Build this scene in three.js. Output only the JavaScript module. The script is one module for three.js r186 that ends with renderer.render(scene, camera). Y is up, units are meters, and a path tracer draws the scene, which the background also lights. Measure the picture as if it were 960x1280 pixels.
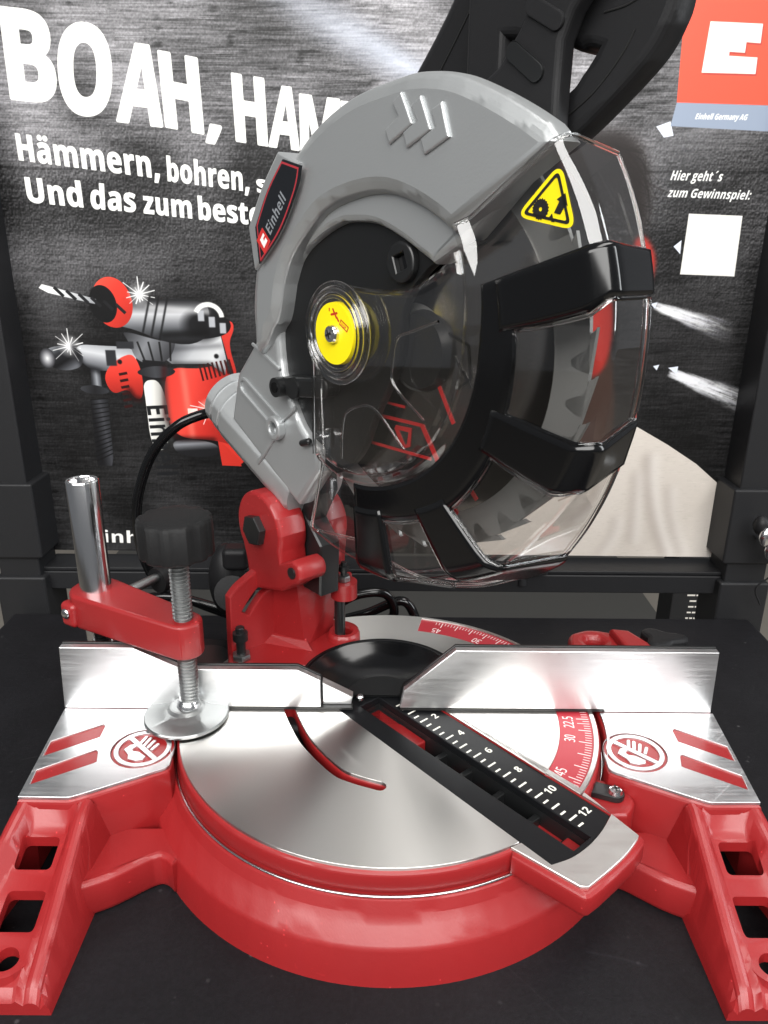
import * as THREE from 'three';
import { mergeGeometries, toCreasedNormals } from 'three/addons/utils/BufferGeometryUtils.js';
import { RoundedBoxGeometry } from 'three/addons/geometries/RoundedBoxGeometry.js';
import { RectAreaLightUniformsLib } from 'three/addons/lights/RectAreaLightUniformsLib.js';
import { Brush, Evaluator, SUBTRACTION, ADDITION } from 'three-bvh-csg';

// ---------------------------------------------------------------- camera, light, exposure
const scene = new THREE.Scene();
const camera = new THREE.PerspectiveCamera(67.32, 768 / 1024, 0.02, 40);
camera.position.set(-0.0036, 0.2552, 0.3711);
camera.rotation.order = 'YXZ';
camera.rotation.set(THREE.MathUtils.degToRad(-20), 0, THREE.MathUtils.degToRad(0.45));
const renderer = new THREE.WebGLRenderer({ antialias: true });
renderer.toneMapping = THREE.LinearToneMapping;
renderer.toneMappingExposure = 1.03;
renderer.shadowMap.enabled = true;
scene.background = new THREE.Color().setRGB(0.135, 0.14, 0.148);   // dim light of the hall around the stand
RectAreaLightUniformsLib.init();
const LAMPS = [   // name, label, place, aim, width, height, intensity, colour
  ['window_light', 'large bright shop window behind the photographer', [-0.25, 1.5, 1.85], [0, 0.05, 0], 3.4, 1.4, 7.0, [1, 0.99, 0.97]],
  ['side_window_light', 'tall narrow shop window to the right of the stand', [2.1, 0.85, 0.35], [0, 0.15, 0], 0.55, 1.5, 7.0, [0.93, 0.97, 1]],
  ['ceiling_light', 'long white ceiling light above the stand', [0.35, 1.75, 0.15], [0.1, 0, -0.02], 1.5, 0.5, 5.5, [1, 0.98, 0.95]],
];
for (const [name, label, pos, aim, w, h, power, c] of LAMPS) {
  const g = new THREE.Group(); g.name = name; g.position.set(...pos); g.lookAt(...aim);
  g.userData = { label, category: 'light' };
  const l = new THREE.RectAreaLight(new THREE.Color().setRGB(...c), power, w, h); l.name = name + '_source'; l.rotation.y = Math.PI; l.position.z = 0.012; g.add(l);
  const fm = new THREE.MeshStandardMaterial({ color: 0xbfc2c4, roughness: 0.5 });
  for (const [fw, fh, fx, fy] of [[w + 0.08, 0.04, 0, h / 2 + 0.02], [w + 0.08, 0.04, 0, -h / 2 - 0.02], [0.04, h, w / 2 + 0.02, 0], [0.04, h, -w / 2 - 0.02, 0]]) {
    const f = new THREE.Mesh(new THREE.BoxGeometry(fw, fh, 0.05), fm); f.name = 'frame'; f.position.set(fx, fy, 0); g.add(f);
  }
  const gl = new THREE.Mesh(new THREE.BoxGeometry(w, h, 0.01), new THREE.MeshStandardMaterial({ color: 0xffffff, emissive: new THREE.Color().setRGB(...c), emissiveIntensity: 1.0 }));
  gl.name = 'glowing_pane'; g.add(gl);
  scene.add(g);
}

// ---------------------------------------------------------------- measured outlines (metres)
const D = {"camera":[-0.0036,0.2552,0.3711],"arbor":[-0.0079,0.2114],"ringOuter":[[0.0964,0.2839],[0.0844,0.2906],[0.0692,0.2978],[0.0532,0.3038],[0.0361,0.3065],[0.0224,0.3061],[-0.0016,0.3031],[-0.0228,0.2963],[-0.0389,0.2874],[-0.0553,0.2737],[-0.0707,0.2549],[-0.0798,0.2354],[-0.0836,0.2191],[-0.0838,0.2087]],"ringInner":[[-0.0845,0.2002],[-0.0766,0.211],[-0.0716,0.2167],[-0.0667,0.232],[-0.0578,0.2468],[-0.0422,0.2604],[-0.0261,0.2704],[-0.0029,0.2759],[0.0169,0.2766],[0.0339,0.2727],[0.0486,0.2665],[0.057,0.2618]],"flange":[[[0.061,0.2535],[0.0536,0.249],[0.0417,0.2429]],[[0.0417,0.2429],[0.034,0.2467],[0.0206,0.2531],[0.0055,0.2582],[-0.0105,0.2593],[-0.0223,0.2579],[-0.0379,0.2519],[-0.0508,0.2443],[-0.0626,0.2316],[-0.0692,0.2202],[-0.0734,0.203],[-0.0717,0.1833]],[[-0.0717,0.1833],[-0.0649,0.1713],[-0.0559,0.158],[-0.0468,0.1506]],[[-0.0468,0.1506],[-0.0398,0.1477]],[[-0.0398,0.1477],[-0.0403,0.1349]],[[-0.0403,0.1349],[-0.0607,0.1109]],[[-0.0607,0.1109],[-0.1282,0.148]],[[-0.1282,0.148],[-0.1186,0.1765]],[[-0.1186,0.1765],[-0.0976,0.1971]],[[-0.0976,0.1971],[-0.0956,0.2179],[-0.0855,0.243],[-0.0658,0.2698],[-0.0461,0.2868],[-0.0272,0.2971],[-0.0074,0.3039],[0.0156,0.3075],[0.0297,0.3076]],[[0.0297,0.3076],[0.0472,0.3056],[0.0714,0.2984],[0.0848,0.2901],[0.0941,0.2835]]],"blackPlate":[[[0.063,0.2497],[0.0373,0.2398],[0.0474,0.2146],[0.0295,0.1624],[-0.0175,0.1355],[-0.0462,0.1398]],[[-0.0462,0.1398],[-0.0664,0.1513],[-0.0844,0.1753],[-0.088,0.2012],[-0.0807,0.227],[-0.0576,0.2494],[-0.0342,0.2605],[-0.0104,0.2634],[0.0166,0.257],[0.0389,0.2462]]],"badge":[[[-0.0561,0.2904],[-0.0389,0.2847]],[[-0.0389,0.2847],[-0.0427,0.2743],[-0.0572,0.255],[-0.0805,0.2362]],[[-0.0805,0.2362],[-0.0847,0.2571]],[[-0.0847,0.2571],[-0.0712,0.2752],[-0.0561,0.2904]]],"badgeIn":[[[-0.0499,0.2868],[-0.0354,0.2833]],[[-0.0354,0.2833],[-0.0397,0.2734],[-0.0541,0.2553],[-0.074,0.2396]],[[-0.074,0.2396],[-0.0761,0.2571]],[[-0.0761,0.2571],[-0.0638,0.2738],[-0.0499,0.2868]]],"chev":[[[0.0262,0.3046],[0.0314,0.2963],[0.0207,0.2909]],[[0.0371,0.3024],[0.0418,0.2935],[0.0312,0.289]],[[0.0484,0.2996],[0.0518,0.2905],[0.0412,0.286]]],"armCyl":[[-0.1507,0.1508],[-0.08,0.1201]],"armCylEdge":[[-0.1754,0.1273],[-0.0919,0.0941]],"ribA":[[-0.1104,0.1707],[-0.0791,0.1551]],"boss":[-0.0761,0.1529],"ribB":[[-0.0797,0.1472],[-0.098,0.1276]],"ribC":[[-0.0727,0.1567],[-0.0592,0.1666]],"screw":[0.0204,0.2431],"pin":[-0.0616,0.1783],"pin2":[-0.0477,0.1504],"tri":[[0.1061,0.2769],[0.0892,0.2609],[0.114,0.2565]],"hubL":[[-0.0223,0.2217],[-0.0251,0.1973],[-0.0289,0.1528]],"yel":0.0142,"motor":[[-0.0238,0.3225],[-0.0,0.3505],[0.0171,0.3727],[0.0796,0.3584],[0.048,0.3419],[0.0379,0.3268],[0.0232,0.3093]],"bracket":[[0.0437,0.3069],[0.0571,0.3142],[0.0661,0.325],[0.0737,0.3371],[0.0817,0.3516],[0.1054,0.3462],[0.095,0.3331],[0.0896,0.3267],[0.0859,0.3183],[0.0857,0.3036],[0.086,0.2869],[0.0695,0.2948]],"bracketSlot":[[0.0652,0.3181],[0.0762,0.3102]],"bracketSlot2":[[0.0725,0.3306],[0.0835,0.3244]],"loopOuter":[[0.0758,0.2872],[0.0935,0.2886],[0.1085,0.2986],[0.1205,0.3091],[0.1257,0.3174],[0.1278,0.3247],[0.1274,0.3375],[0.1211,0.3513],[0.0715,0.3635],[0.071,0.3348]],"loopHole":[[0.0779,0.3161],[0.0842,0.3157],[0.0885,0.3169],[0.0935,0.3169],[0.0876,0.3097],[0.0779,0.3026],[0.0762,0.3086]],"R1":[[32.1,0.1355],[24.4,0.1369],[16.9,0.138],[10.1,0.1386],[-0.6,0.1375],[-11.7,0.1384],[-19.5,0.1369],[-30.9,0.1322],[-43.3,0.1297],[-56.4,0.1226],[-76.0,0.1187],[-88.1,0.1159],[-106.8,0.1151]],"R2":[[35.0,0.1294],[20.9,0.1288],[12.6,0.1288],[-0.4,0.128],[-16.3,0.1292],[-29.9,0.1324],[-43.2,0.1361],[-56.7,0.133]],"rh":[[28.5,0.0867],[14.9,0.0839],[4.8,0.0814],[-6.2,0.0805],[-16.0,0.0796],[-29.4,0.0784],[-41.6,0.076],[-55.5,0.0736],[-69.6,0.0719],[-84.1,0.071],[-94.4,0.0702],[-106.9,0.0679]],"plateL":[[[-0.1841,0.0001],[-0.1782,0.0735]],[[-0.1782,0.0735],[-0.1544,0.0738]],[[-0.1544,0.0738],[-0.1478,0.0709],[-0.1134,0.0518]],[[-0.1134,0.0518],[-0.1095,0.0468],[-0.1088,0.0364]],[[-0.1088,0.0364],[-0.1146,0.0099]]],"leg":{"top":[[-0.1771,0.0727],[-0.1438,0.0723],[-0.1515,0.0724],[-0.1694,0.0726]],"end":[[-0.1443,0.1428],[-0.1484,0.1446]],"inner":[[-0.1398,0.1126],[-0.1416,0.1416],[-0.1426,0.143]],"holes1":[[-0.1752,0.0734],[-0.1581,0.0733],[-0.155,0.0898],[-0.1718,0.09]],"holes2":[[-0.1719,0.1005],[-0.1565,0.1003],[-0.152,0.1179],[-0.1684,0.1181]],"mh":[[-0.1613,0.1306]],"back":[[-0.1757,0.0693],[-0.1553,0.069]]},"web":{"b":[[-0.1459,0.0944],[-0.1298,0.0859],[-0.1154,0.075],[-0.0961,0.0893]],"lip":[[-0.1409,0.0998],[-0.1293,0.0928],[-0.1141,0.0805],[-0.1074,0.0799]],"top":[[-0.1366,0.0688],[-0.1208,0.0621]]},"pointer":[[0.1023,0.0539],[0.1131,0.0585]],"ext":[[0.1112,-0.0276],[0.1445,-0.0225],[0.1471,-0.0203],[0.1492,0.002],[0.1489,0.0207],[0.1464,0.0229],[0.1144,0.0279]],"insert":[[-0.0007,0.0194],[0.131,0.0225],[0.1341,0.0007],[0.1297,-0.0248],[0.024,-0.0233],[-0.0132,-0.0017],[-0.0189,0.0174]],"kerf":[[-0.0047,0.0067],[0.1121,0.0152],[0.1324,0.0084],[0.1314,-0.005],[0.0062,-0.006]],"redblk":[[-0.0127,0.0047],[-0.0162,-0.0074],[0.0256,-0.0032],[0.0286,0.0145]],"redend":[[0.1182,-0.0009],[0.1191,-0.0089],[0.1292,-0.009],[0.1302,0.0046],[0.1209,0.0051]],"slotc":[[-0.0394,0.0413],[-0.0221,0.0478],[-0.0042,0.0527],[0.0204,0.0546],[0.0313,0.0521],[0.0448,0.0454]],"fenceL":[[-0.182,0.0391],[-0.1406,0.0395],[-0.1149,0.0256],[-0.0509,0.0256],[-0.0377,0.018],[-0.0381,0.0018],[-0.1842,-0.0001]],"fenceR":[[0.0063,0.0022],[0.0084,0.0133],[0.0366,0.0386],[0.1811,0.0374],[0.1825,-0.0004]],"ret":[[-0.0377,0.015],[-0.021,0.0062],[-0.022,-0.0008],[-0.038,-0.001]],"col_top":[[-0.0797,-0.0737],[-0.0548,-0.0503],[-0.0339,-0.0745]],"col_bot":[[-0.0782,-0.0691],[-0.0522,-0.0573],[-0.0374,-0.0804]],"cheek":[[-0.0919,0.0896],[-0.1172,0.0821],[-0.0899,0.1117],[-0.0598,0.0722],[-0.0774,0.0556],[-0.1127,0.062]],"hexb":[[-0.0946,0.0883]],"pin3":[[-0.059,0.0719]],"lug1":[[-0.1076,0.0014]],"art":{"letters":[["B",[100,402],[204,411],[102,222]],["O",[209,431],[327,435],[223,252]],["A",[339,447],[442,458],[360,288]],["H",[451,458],[536,472],[447,305]],[",",[545,472],[576,477],[558,363]],["H",[613,487],[684,497],[610,349]],["A",[689,498],[759,506],[699,372]],["M",[764,508],[854,518],[764,390]],["M",[862,519],[947,527],[859,404]],["E",[954,529],[1018,535],[950,415]],["R",[1026,537],[1091,544],[1020,422]]],"words":[["Hämmern,",[97,533],[426,571],[96,476]],["bohren,",[444,576],[637,598],[445,524]],["s",[656,599],[683,603],[654,561]],["Und",[104,625],[235,636],[103,570]],["das",[254,638],[361,646],[257,584]],["zum",[380,648],[495,659],[381,598]],["beste",[512,661],[664,674],[512,611]],["inhell",[185,1507],[357,1511],[187,1471]]],"small":[["Einhell Germany AG",[1678,436],[1799,437],[1679,424]],["Hier geht´s",[1638,566],[1762,568],[1639,545]],["zum Gewinnspiel:",[1636,603],[1836,608],[1637,583]]],"red":[[1619,110],[1877,116],[1916,408],[1631,402]],"blue":[[1631,402],[1916,408],[1908,463],[1623,451]],"E":[[1684,240],[1802,244],[1803,282],[1771,280],[1771,301],[1736,299],[1736,307],[1801,310],[1802,343],[1679,341]],"qr":[[1693,640],[1823,644],[1826,784],[1691,780]],"shirt":[[1140,1409],[1440,1314],[1562,1235],[1628,1164],[1719,1214],[1802,1266],[1890,1338],[1893,1539],[1145,1545]],"neck":[[1193,703],[1338,568],[1430,572],[1481,701],[1533,931],[1580,1169],[1525,1291],[1316,1408],[1206,1409]],"hair":[[1186,552],[1351,487],[1478,456],[1555,472],[1594,575],[1594,700],[1525,620],[1411,533],[1264,586]],"ear":[[1541,852],[1617,756],[1408,932]],"redcup":[[1435,876],[1463,837],[1509,817],[1537,852],[1542,971],[1516,1040],[1461,1028]],"cupedge":[[1563,701],[1592,686],[1626,733],[1628,784],[1610,828],[1581,823]],"streaks":[[[1637,853],[1821,912]],[[1695,1018],[1936,1108]],[[938,227],[1250,375]],[[1659,292],[1542,523]]],"flakes":[[[1590,452],[1622,441],[1633,471],[1611,475]],[[1666,715],[1684,700],[1685,733]],[[1653,1006],[1669,1002],[1664,1017]],[[1692,1010],[1718,1006],[1717,1026]],[[990,385],[1015,368],[1023,380]],[[1627,851],[1644,847],[1640,863]]],"d":{"bit":[[100,824],[109,815],[128,820],[240,850],[236,862],[122,836]],"collar":[[253,808],[303,819],[335,857],[322,904],[276,916],[231,893],[219,854]],"collarIn":[[254,862]],"barrel":[[303,819],[351,838],[400,851],[450,845],[490,852],[523,860],[518,938],[471,963],[400,955],[332,924],[273,912]],"gear":[[292,924],[400,955],[436,949],[406,1010],[327,1011],[309,950]],"top":[[400,845],[470,848],[523,867],[558,889],[577,908],[565,934],[517,946],[452,949],[390,955]],"silver":[[436,949],[518,942],[546,938],[557,999],[552,1036],[513,1009],[416,1010],[397,996]],"redbody":[[395,1016],[487,1024],[556,1003],[562,1040],[588,1060],[578,1232],[516,1210],[414,1207],[387,1146]],"redhandle":[[540,908],[577,898],[582,922],[563,958],[585,1039],[569,1035],[550,948]],"disc":[[311,1033],[368,1012],[429,1024],[413,1041],[367,1049]],"grip":[[336,1050],[392,1053],[397,1233],[342,1245],[339,1104]],"gripTop":[[341,1000],[396,1004],[392,1053],[336,1050]],"base":[[399,1207],[520,1215],[524,1254],[448,1260],[402,1244]],"foot":[[519,1167],[600,1232],[586,1281],[532,1283]],"einv":[[349,1104],[345,1216]],"chuck":[[71,994],[107,968],[154,965],[191,981],[187,1018],[146,1031],[106,1023]],"dbody":[[165,961],[246,965],[318,968],[329,996],[312,1021],[234,1032],[187,1018]],"dred":[[232,1032],[306,980],[329,1000],[339,1058],[330,1104],[310,1100],[296,1073],[252,1094]],"dgrip":[[194,1105],[241,1101],[237,1261],[231,1284],[192,1284]],"dgripTop":[[205,1001],[230,1001],[229,1076],[202,1076]],"ddisc":[[165,1072],[210,1063],[254,1080],[231,1092],[186,1088]],"stars":[[349,838],[158,967],[504,1128]],"handlebase":[[520,1206],[577,1265],[580,1283],[528,1281]]}}};
const TB = -0.048;                                  // height of the black table top; the saw's table is at 0
const MITRE = THREE.MathUtils.degToRad(48.7), mc = Math.cos(MITRE), ms = Math.sin(MITRE);
// frame of the swivelled saw head: u forward along the cut, v up, w out to the saw's left
const MH = new THREE.Matrix4().makeBasis(new THREE.Vector3(mc, 0, ms), new THREE.Vector3(0, 1, 0), new THREE.Vector3(-ms, 0, mc));
const uw = (u, w) => [u * mc - w * ms, u * ms + w * mc];
const AU = D.arbor[0], AV = D.arbor[1];
let seed = 7; const rnd = () => { seed = (seed * 1664525 + 1013904223) % 4294967296; return seed / 4294967296; };
const V3 = (a) => new THREE.Vector3(...a), rad = THREE.MathUtils.degToRad, lerp = THREE.MathUtils.lerp;

// ---------------------------------------------------------------- textures and materials
function noiseGrid(n, cell) {            // tiling value noise, n pixels, cells of `cell` pixels
  const m = Math.round(n / cell), g = Float32Array.from({ length: m * m }, rnd), o = new Float32Array(n * n);
  for (let y = 0; y < n; y++) for (let x = 0; x < n; x++) {
    const fx = x / cell, fy = y / cell, x0 = Math.floor(fx), y0 = Math.floor(fy); let a = fx - x0, b = fy - y0; a = a * a * (3 - 2 * a); b = b * b * (3 - 2 * b);
    const G = (i, j) => g[((j % m + m) % m) * m + ((i % m + m) % m)];
    o[y * n + x] = lerp(lerp(G(x0, y0), G(x0 + 1, y0), a), lerp(G(x0, y0 + 1), G(x0 + 1, y0 + 1), a), b);
  }
  return o;
}
function dataTex(n, fn, rep = 1, srgb = false) {
  const d = new Uint8Array(n * n * 4);
  for (let i = 0; i < n * n; i++) { const v = fn(i % n, Math.floor(i / n), i), c = Array.isArray(v) ? v : [v, v, v]; for (let k = 0; k < 3; k++) d[i * 4 + k] = Math.max(0, Math.min(255, c[k] * 255)); d[i * 4 + 3] = 255; }
  const t = new THREE.DataTexture(d, n, n); t.wrapS = t.wrapT = THREE.RepeatWrapping; t.magFilter = THREE.LinearFilter; t.minFilter = THREE.LinearMipmapLinearFilter; t.generateMipmaps = true;
  t.repeat.set(rep, rep); if (srgb) t.colorSpace = THREE.SRGBColorSpace; t.needsUpdate = true; return t;
}
const N1 = noiseGrid(512, 4), N2 = noiseGrid(512, 16), N3 = noiseGrid(512, 64), N0 = noiseGrid(512, 2);
const grainTex = dataTex(512, (x, y, i) => 0.5 * N1[i] + 0.3 * N0[i] + 0.2 * N2[i], 12);                 // fine orange peel / moulded grain, uv in metres x 12
const smudgeTex = dataTex(512, (x, y, i) => 0.29 + 0.08 * N3[i] + 0.06 * N2[i] + 0.14 * N0[(y & 511) * 512 + (x >> 5)] + (N1[((y + (x >> 1)) & 511) * 512 + (x >> 6)] > 0.95 ? 0.15 : 0), 6);
const smudge2Tex = dataTex(512, (x, y, i) => 0.42 + 0.06 * N3[i] + 0.04 * N2[i] + 0.06 * N0[(y & 511) * 512 + (x >> 5)], 5);
const paintRough = dataTex(512, (x, y, i) => 0.40 + 0.03 * N3[i] + 0.03 * N2[i] + 0.05 * N0[i], 5);
const brushTex = dataTex(512, (x, y) => 0.3 + 0.25 * N0[(y % 512) * 512 + (x >> 5)] + 0.15 * N1[y * 512 + (x >> 3)], 8);
const tableTex = (() => { const c = document.createElement('canvas'); c.width = c.height = 1024; const x = c.getContext('2d'), im = x.createImageData(1024, 1024); for (let i = 0; i < 1048576; i++) { const k = ((i >> 11) & 511) * 512 + ((i & 1023) >> 1), v = 19 + 3 * N2[k] + 5 * N0[((i >> 10) & 511) * 512 + (i & 511)] + 3 * N3[k]; im.data.set([v * 0.98, v * 0.96, v * 1.06, 255], i * 4); } x.putImageData(im, 0, 0); for (let i = 0; i < 90; i++) { const a = rnd() * 6.28, L = 20 + rnd() * 130, px = rnd() * 1024, py = rnd() * 1024; x.strokeStyle = `rgba(120,118,122,${0.03 + 0.07 * rnd()})`; x.lineWidth = 0.7 + rnd(); x.beginPath(); x.moveTo(px, py); x.quadraticCurveTo(px + L * 0.5 * Math.cos(a) + 8, py + L * 0.5 * Math.sin(a), px + L * Math.cos(a), py + L * Math.sin(a)); x.stroke(); } for (let i = 0; i < 420; i++) { x.fillStyle = `rgba(190,188,185,${0.05 + 0.25 * rnd() * rnd()})`; x.beginPath(); x.arc(rnd() * 1024, rnd() * 1024, 0.6 + rnd() * 1.2, 0, 7); x.fill(); } const t = new THREE.CanvasTexture(c); t.wrapS = t.wrapT = THREE.RepeatWrapping; t.repeat.set(1.7, 1.7); t.colorSpace = THREE.SRGBColorSpace; t.magFilter = THREE.LinearFilter; return t; })();
const redTex = dataTex(512, (x, y, i) => { const k = N0[i] > 0.988 && N2[i] > 0.62 && N3[i] > 0.5 ? 1.55 : N1[i] > 0.93 && N3[i] > 0.7 ? 1.08 : 1; const v = (0.985 + 0.03 * N3[i]) * k; return [0.56 * v, 0.108 * v * k, 0.116 * v * k]; }, 4, true);
const std = (o) => new THREE.MeshPhysicalMaterial(o);
const rgb = (r, g, b) => new THREE.Color().setRGB(r, g, b);
const M = {
  red: std({ map: redTex, roughness: 1, roughnessMap: paintRough, bumpMap: grainTex, bumpScale: 0.00003, clearcoat: 0.3, clearcoatRoughness: 0.2 }),
  redDark: std({ color: rgb(0.36, 0.018, 0.022), roughness: 0.5 }),
  grey: std({ color: rgb(0.46, 0.475, 0.48), metalness: 0.65, roughness: 0.4, bumpMap: grainTex, bumpScale: 0.00004 }),
  alu: std({ color: rgb(0.78, 0.79, 0.80), metalness: 1, roughness: 1, roughnessMap: smudgeTex, bumpMap: brushTex, bumpScale: 0.00002 }),
  disc: std({ color: rgb(0.70, 0.685, 0.66), metalness: 1, roughness: 0.36, anisotropy: 0.93, anisotropyRotation: Math.PI / 2, bumpMap: brushTex, bumpScale: 0.000014 }),
  alu2: std({ color: rgb(0.70, 0.685, 0.66), metalness: 1, roughness: 1, roughnessMap: smudge2Tex }),
  aluFence: std({ color: rgb(0.74, 0.745, 0.75), metalness: 1, roughness: 1, roughnessMap: smudgeTex, bumpMap: brushTex, bumpScale: 0.00002 }),
  aluDark: std({ color: rgb(0.3, 0.31, 0.32), metalness: 0.9, roughness: 0.35 }),
  inner: std({ color: rgb(0.007, 0.0075, 0.008), roughness: 0.42 }),
  steel: std({ color: rgb(0.72, 0.73, 0.74), metalness: 1, roughness: 0.22 }),
  chrome: std({ color: rgb(0.82, 0.82, 0.83), metalness: 1, roughness: 0.16 }),
  zinc: std({ color: rgb(0.32, 0.33, 0.33), metalness: 1, roughness: 0.38, bumpMap: grainTex, bumpScale: 0.00002 }),
  blade: std({ color: rgb(0.30, 0.305, 0.30), metalness: 0.6, roughness: 0.42, bumpMap: brushTex, bumpScale: 0.00003 }),
  bladeInner: std({ color: rgb(0.42, 0.405, 0.39), metalness: 1, roughness: 0.16, bumpMap: brushTex, bumpScale: 0.00002 }),
  plastic: std({ specularIntensity: 0.55, color: rgb(0.010, 0.010, 0.011), roughness: 0.5, bumpMap: grainTex, bumpScale: 0.00006 }),
  handle: std({ specularIntensity: 0.55, color: rgb(0.0125, 0.0125, 0.0135), roughness: 0.5, bumpMap: grainTex, bumpScale: 0.00004 }),
  gloss: std({ color: rgb(0.0035, 0.0036, 0.004), roughness: 0.15 }),
  satin: std({ color: rgb(0.010, 0.0105, 0.011), roughness: 0.36 }),
  rubber: std({ specularIntensity: 0.55, color: rgb(0.0095, 0.0095, 0.010), roughness: 0.62, bumpMap: grainTex, bumpScale: 0.00008 }),
  rack: std({ specularIntensity: 0.55, color: rgb(0.0135, 0.0137, 0.015), roughness: 0.48, bumpMap: grainTex, bumpScale: 0.00006 }),
  table: std({ map: tableTex, specularIntensity: 0.4, roughness: 1, roughnessMap: smudge2Tex, bumpMap: grainTex, bumpScale: 0.00006 }),
  clear: std({ color: rgb(0.92, 0.91, 0.90), roughness: 0.03, transmission: 1, thickness: 0, ior: 1.85 }),
  clearEdge: std({ color: rgb(0.97, 0.97, 0.97), roughness: 0.02, transmission: 1, thickness: 0.002, ior: 1.5 }),
  yellow: std({ color: rgb(0.90, 0.72, 0.01), roughness: 0.35 }),
  ink: std({ color: rgb(0.012, 0.012, 0.012), roughness: 0.45 }),
  redInk: std({ color: rgb(0.5, 0.02, 0.02), roughness: 0.45 }),
  white: std({ color: rgb(0.78, 0.78, 0.77), roughness: 0.45 }),
  silverInk: std({ color: rgb(0.45, 0.46, 0.47), metalness: 0.5, roughness: 0.35 }),
  concrete: std({ color: rgb(0.30, 0.27, 0.23), roughness: 0.8 }),
  mat: std({ color: rgb(0.10, 0.096, 0.088), roughness: 0.85 }),
};

// ---------------------------------------------------------------- helpers
const taken = new Map();
function thing(name, label, category, pos = [0, 0, 0], group) {
  const g = new THREE.Group(); const n = taken.get(name) ?? 0; taken.set(name, n + 1); g.name = n ? `${name}_${String(n).padStart(3, '0')}` : name;
  g.position.set(...pos); g.userData = { label, category }; if (group) g.userData.group = group; scene.add(g); return g;
}
function add(parent, name, geo, mat, label) {     // geometry is in scene coordinates: undo the parent thing's own place
  const list = Array.isArray(geo) ? geo : [geo];
  let g = list.length > 1 ? mergeGeometries(list.map(plain)) : list[0];
  if (BOXED.has(mat)) g = boxUV(g);
  const m = new THREE.Mesh(g, mat); m.name = name; m.castShadow = m.receiveShadow = true;
  if (parent.isGroup) m.position.copy(parent.position).negate();
  if (label) m.userData.label = label; parent.add(m); return m;
}
const BOXED = new Set([M.red, M.grey, M.handle, M.plastic, M.satin, M.rubber, M.rack, M.gloss]);
function boxUV(g) { const q = plain(g), p = q.attributes.position, n = q.attributes.normal, uv = q.attributes.uv.array; for (let i = 0; i < p.count; i++) { const t = i - i % 3; let ax = 0, ay = 0, az = 0; for (let k = 0; k < 3; k++) { ax += Math.abs(n.getX(t + k)); ay += Math.abs(n.getY(t + k)); az += Math.abs(n.getZ(t + k)); } const [a, b] = ay >= ax && ay >= az ? [p.getX(i), p.getZ(i)] : ax > az ? [p.getZ(i) + 0.31, p.getY(i)] : [p.getX(i) + 0.57, p.getY(i)]; uv[2 * i] = a; uv[2 * i + 1] = b; } return q; }
function plain(g) { let q = g.index ? g.toNonIndexed() : g.clone(); for (const k of Object.keys(q.attributes)) if (!['position', 'normal', 'uv'].includes(k)) q.deleteAttribute(k); if (!q.attributes.uv) q.setAttribute('uv', new THREE.BufferAttribute(new Float32Array(q.attributes.position.count * 2), 2)); q.groups = []; return q; }
const merge = (l) => mergeGeometries(l.map(plain));
function path(runs) {                              // runs of points; a run of 3+ points is a smooth curve
  const out = [];
  for (const r of runs) {
    const v = r.map((p) => new THREE.Vector2(p[0], p[1]));
    const q = v.length > 2 ? new THREE.SplineCurve(v).getPoints((v.length - 1) * 6) : v;
    for (const p of q) if (!out.length || out[out.length - 1].distanceTo(p) > 1e-5) out.push(p);
  }
  if (out[0].distanceTo(out[out.length - 1]) < 1e-5) out.pop();
  return out;
}
const wind = (pts, ccw) => { const v = pts.map((p) => p.isVector2 ? p.clone() : new THREE.Vector2(p[0], p[1])); return (THREE.ShapeUtils.area(v) > 0) === ccw ? v : v.reverse(); };
const shapeOf = (pts, holes = []) => { const s = new THREE.Shape(wind(pts, true)); for (const h of holes) s.holes.push(new THREE.Path(wind(h, false))); return s; };
function extrude(shape, z0, z1, bevel = 0, seg = 3, crease = 0.55, grow = false) {
  const b = Math.min(bevel, (z1 - z0) * 0.49);
  const g = new THREE.ExtrudeGeometry(shape, { depth: z1 - z0 - 2 * b, bevelEnabled: b > 0, bevelThickness: b, bevelSize: bevel, bevelOffset: grow ? 0 : -bevel, bevelSegments: seg, curveSegments: 24, steps: 1 });
  g.translate(0, 0, z0 + b);
  const q = toCreasedNormals(g, crease), P = q.attributes.position.array, Nn = q.attributes.normal.array;   // caps stay flat
  for (let i = 0; i < P.length; i += 9) { const ax = P[i + 3] - P[i], ay = P[i + 4] - P[i + 1], az = P[i + 5] - P[i + 2], bx = P[i + 6] - P[i], by = P[i + 7] - P[i + 1], bz = P[i + 8] - P[i + 2], nz = ax * by - ay * bx, nx = ay * bz - az * by, ny = az * bx - ax * bz, L = Math.hypot(nx, ny, nz); if (L > 0 && Math.abs(nz) / L > 0.999) for (let k = 0; k < 9; k += 3) { Nn[i + k] = 0; Nn[i + k + 1] = 0; Nn[i + k + 2] = Math.sign(nz); } }
  return q;
}
const headX = (shape, w0, w1, bevel, seg, crease, grow) => extrude(shape, w0, w1, bevel, seg, crease, grow).applyMatrix4(MH);
const plan = (xz) => xz.map((p) => new THREE.Vector2(p.x ?? p[0], -(p.y ?? p[1])));
const planX = (shape, y0, y1, bevel, seg, crease) => extrude(shape, y0, y1, bevel, seg, crease).rotateX(-Math.PI / 2);
function tube(pts, r, n = 10, closed = false, seg) { const c = new THREE.CatmullRomCurve3(pts.map((p) => p.isVector3 ? p : V3(p)), closed); return new THREE.TubeGeometry(c, seg ?? pts.length * 8, r, n, closed); }
const head = (u, v, w) => new THREE.Vector3(u, v, w).applyMatrix4(MH);
function cyl(r0, r1, h, n = 32) { return new THREE.CylinderGeometry(r1, r0, h, n); }
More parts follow.
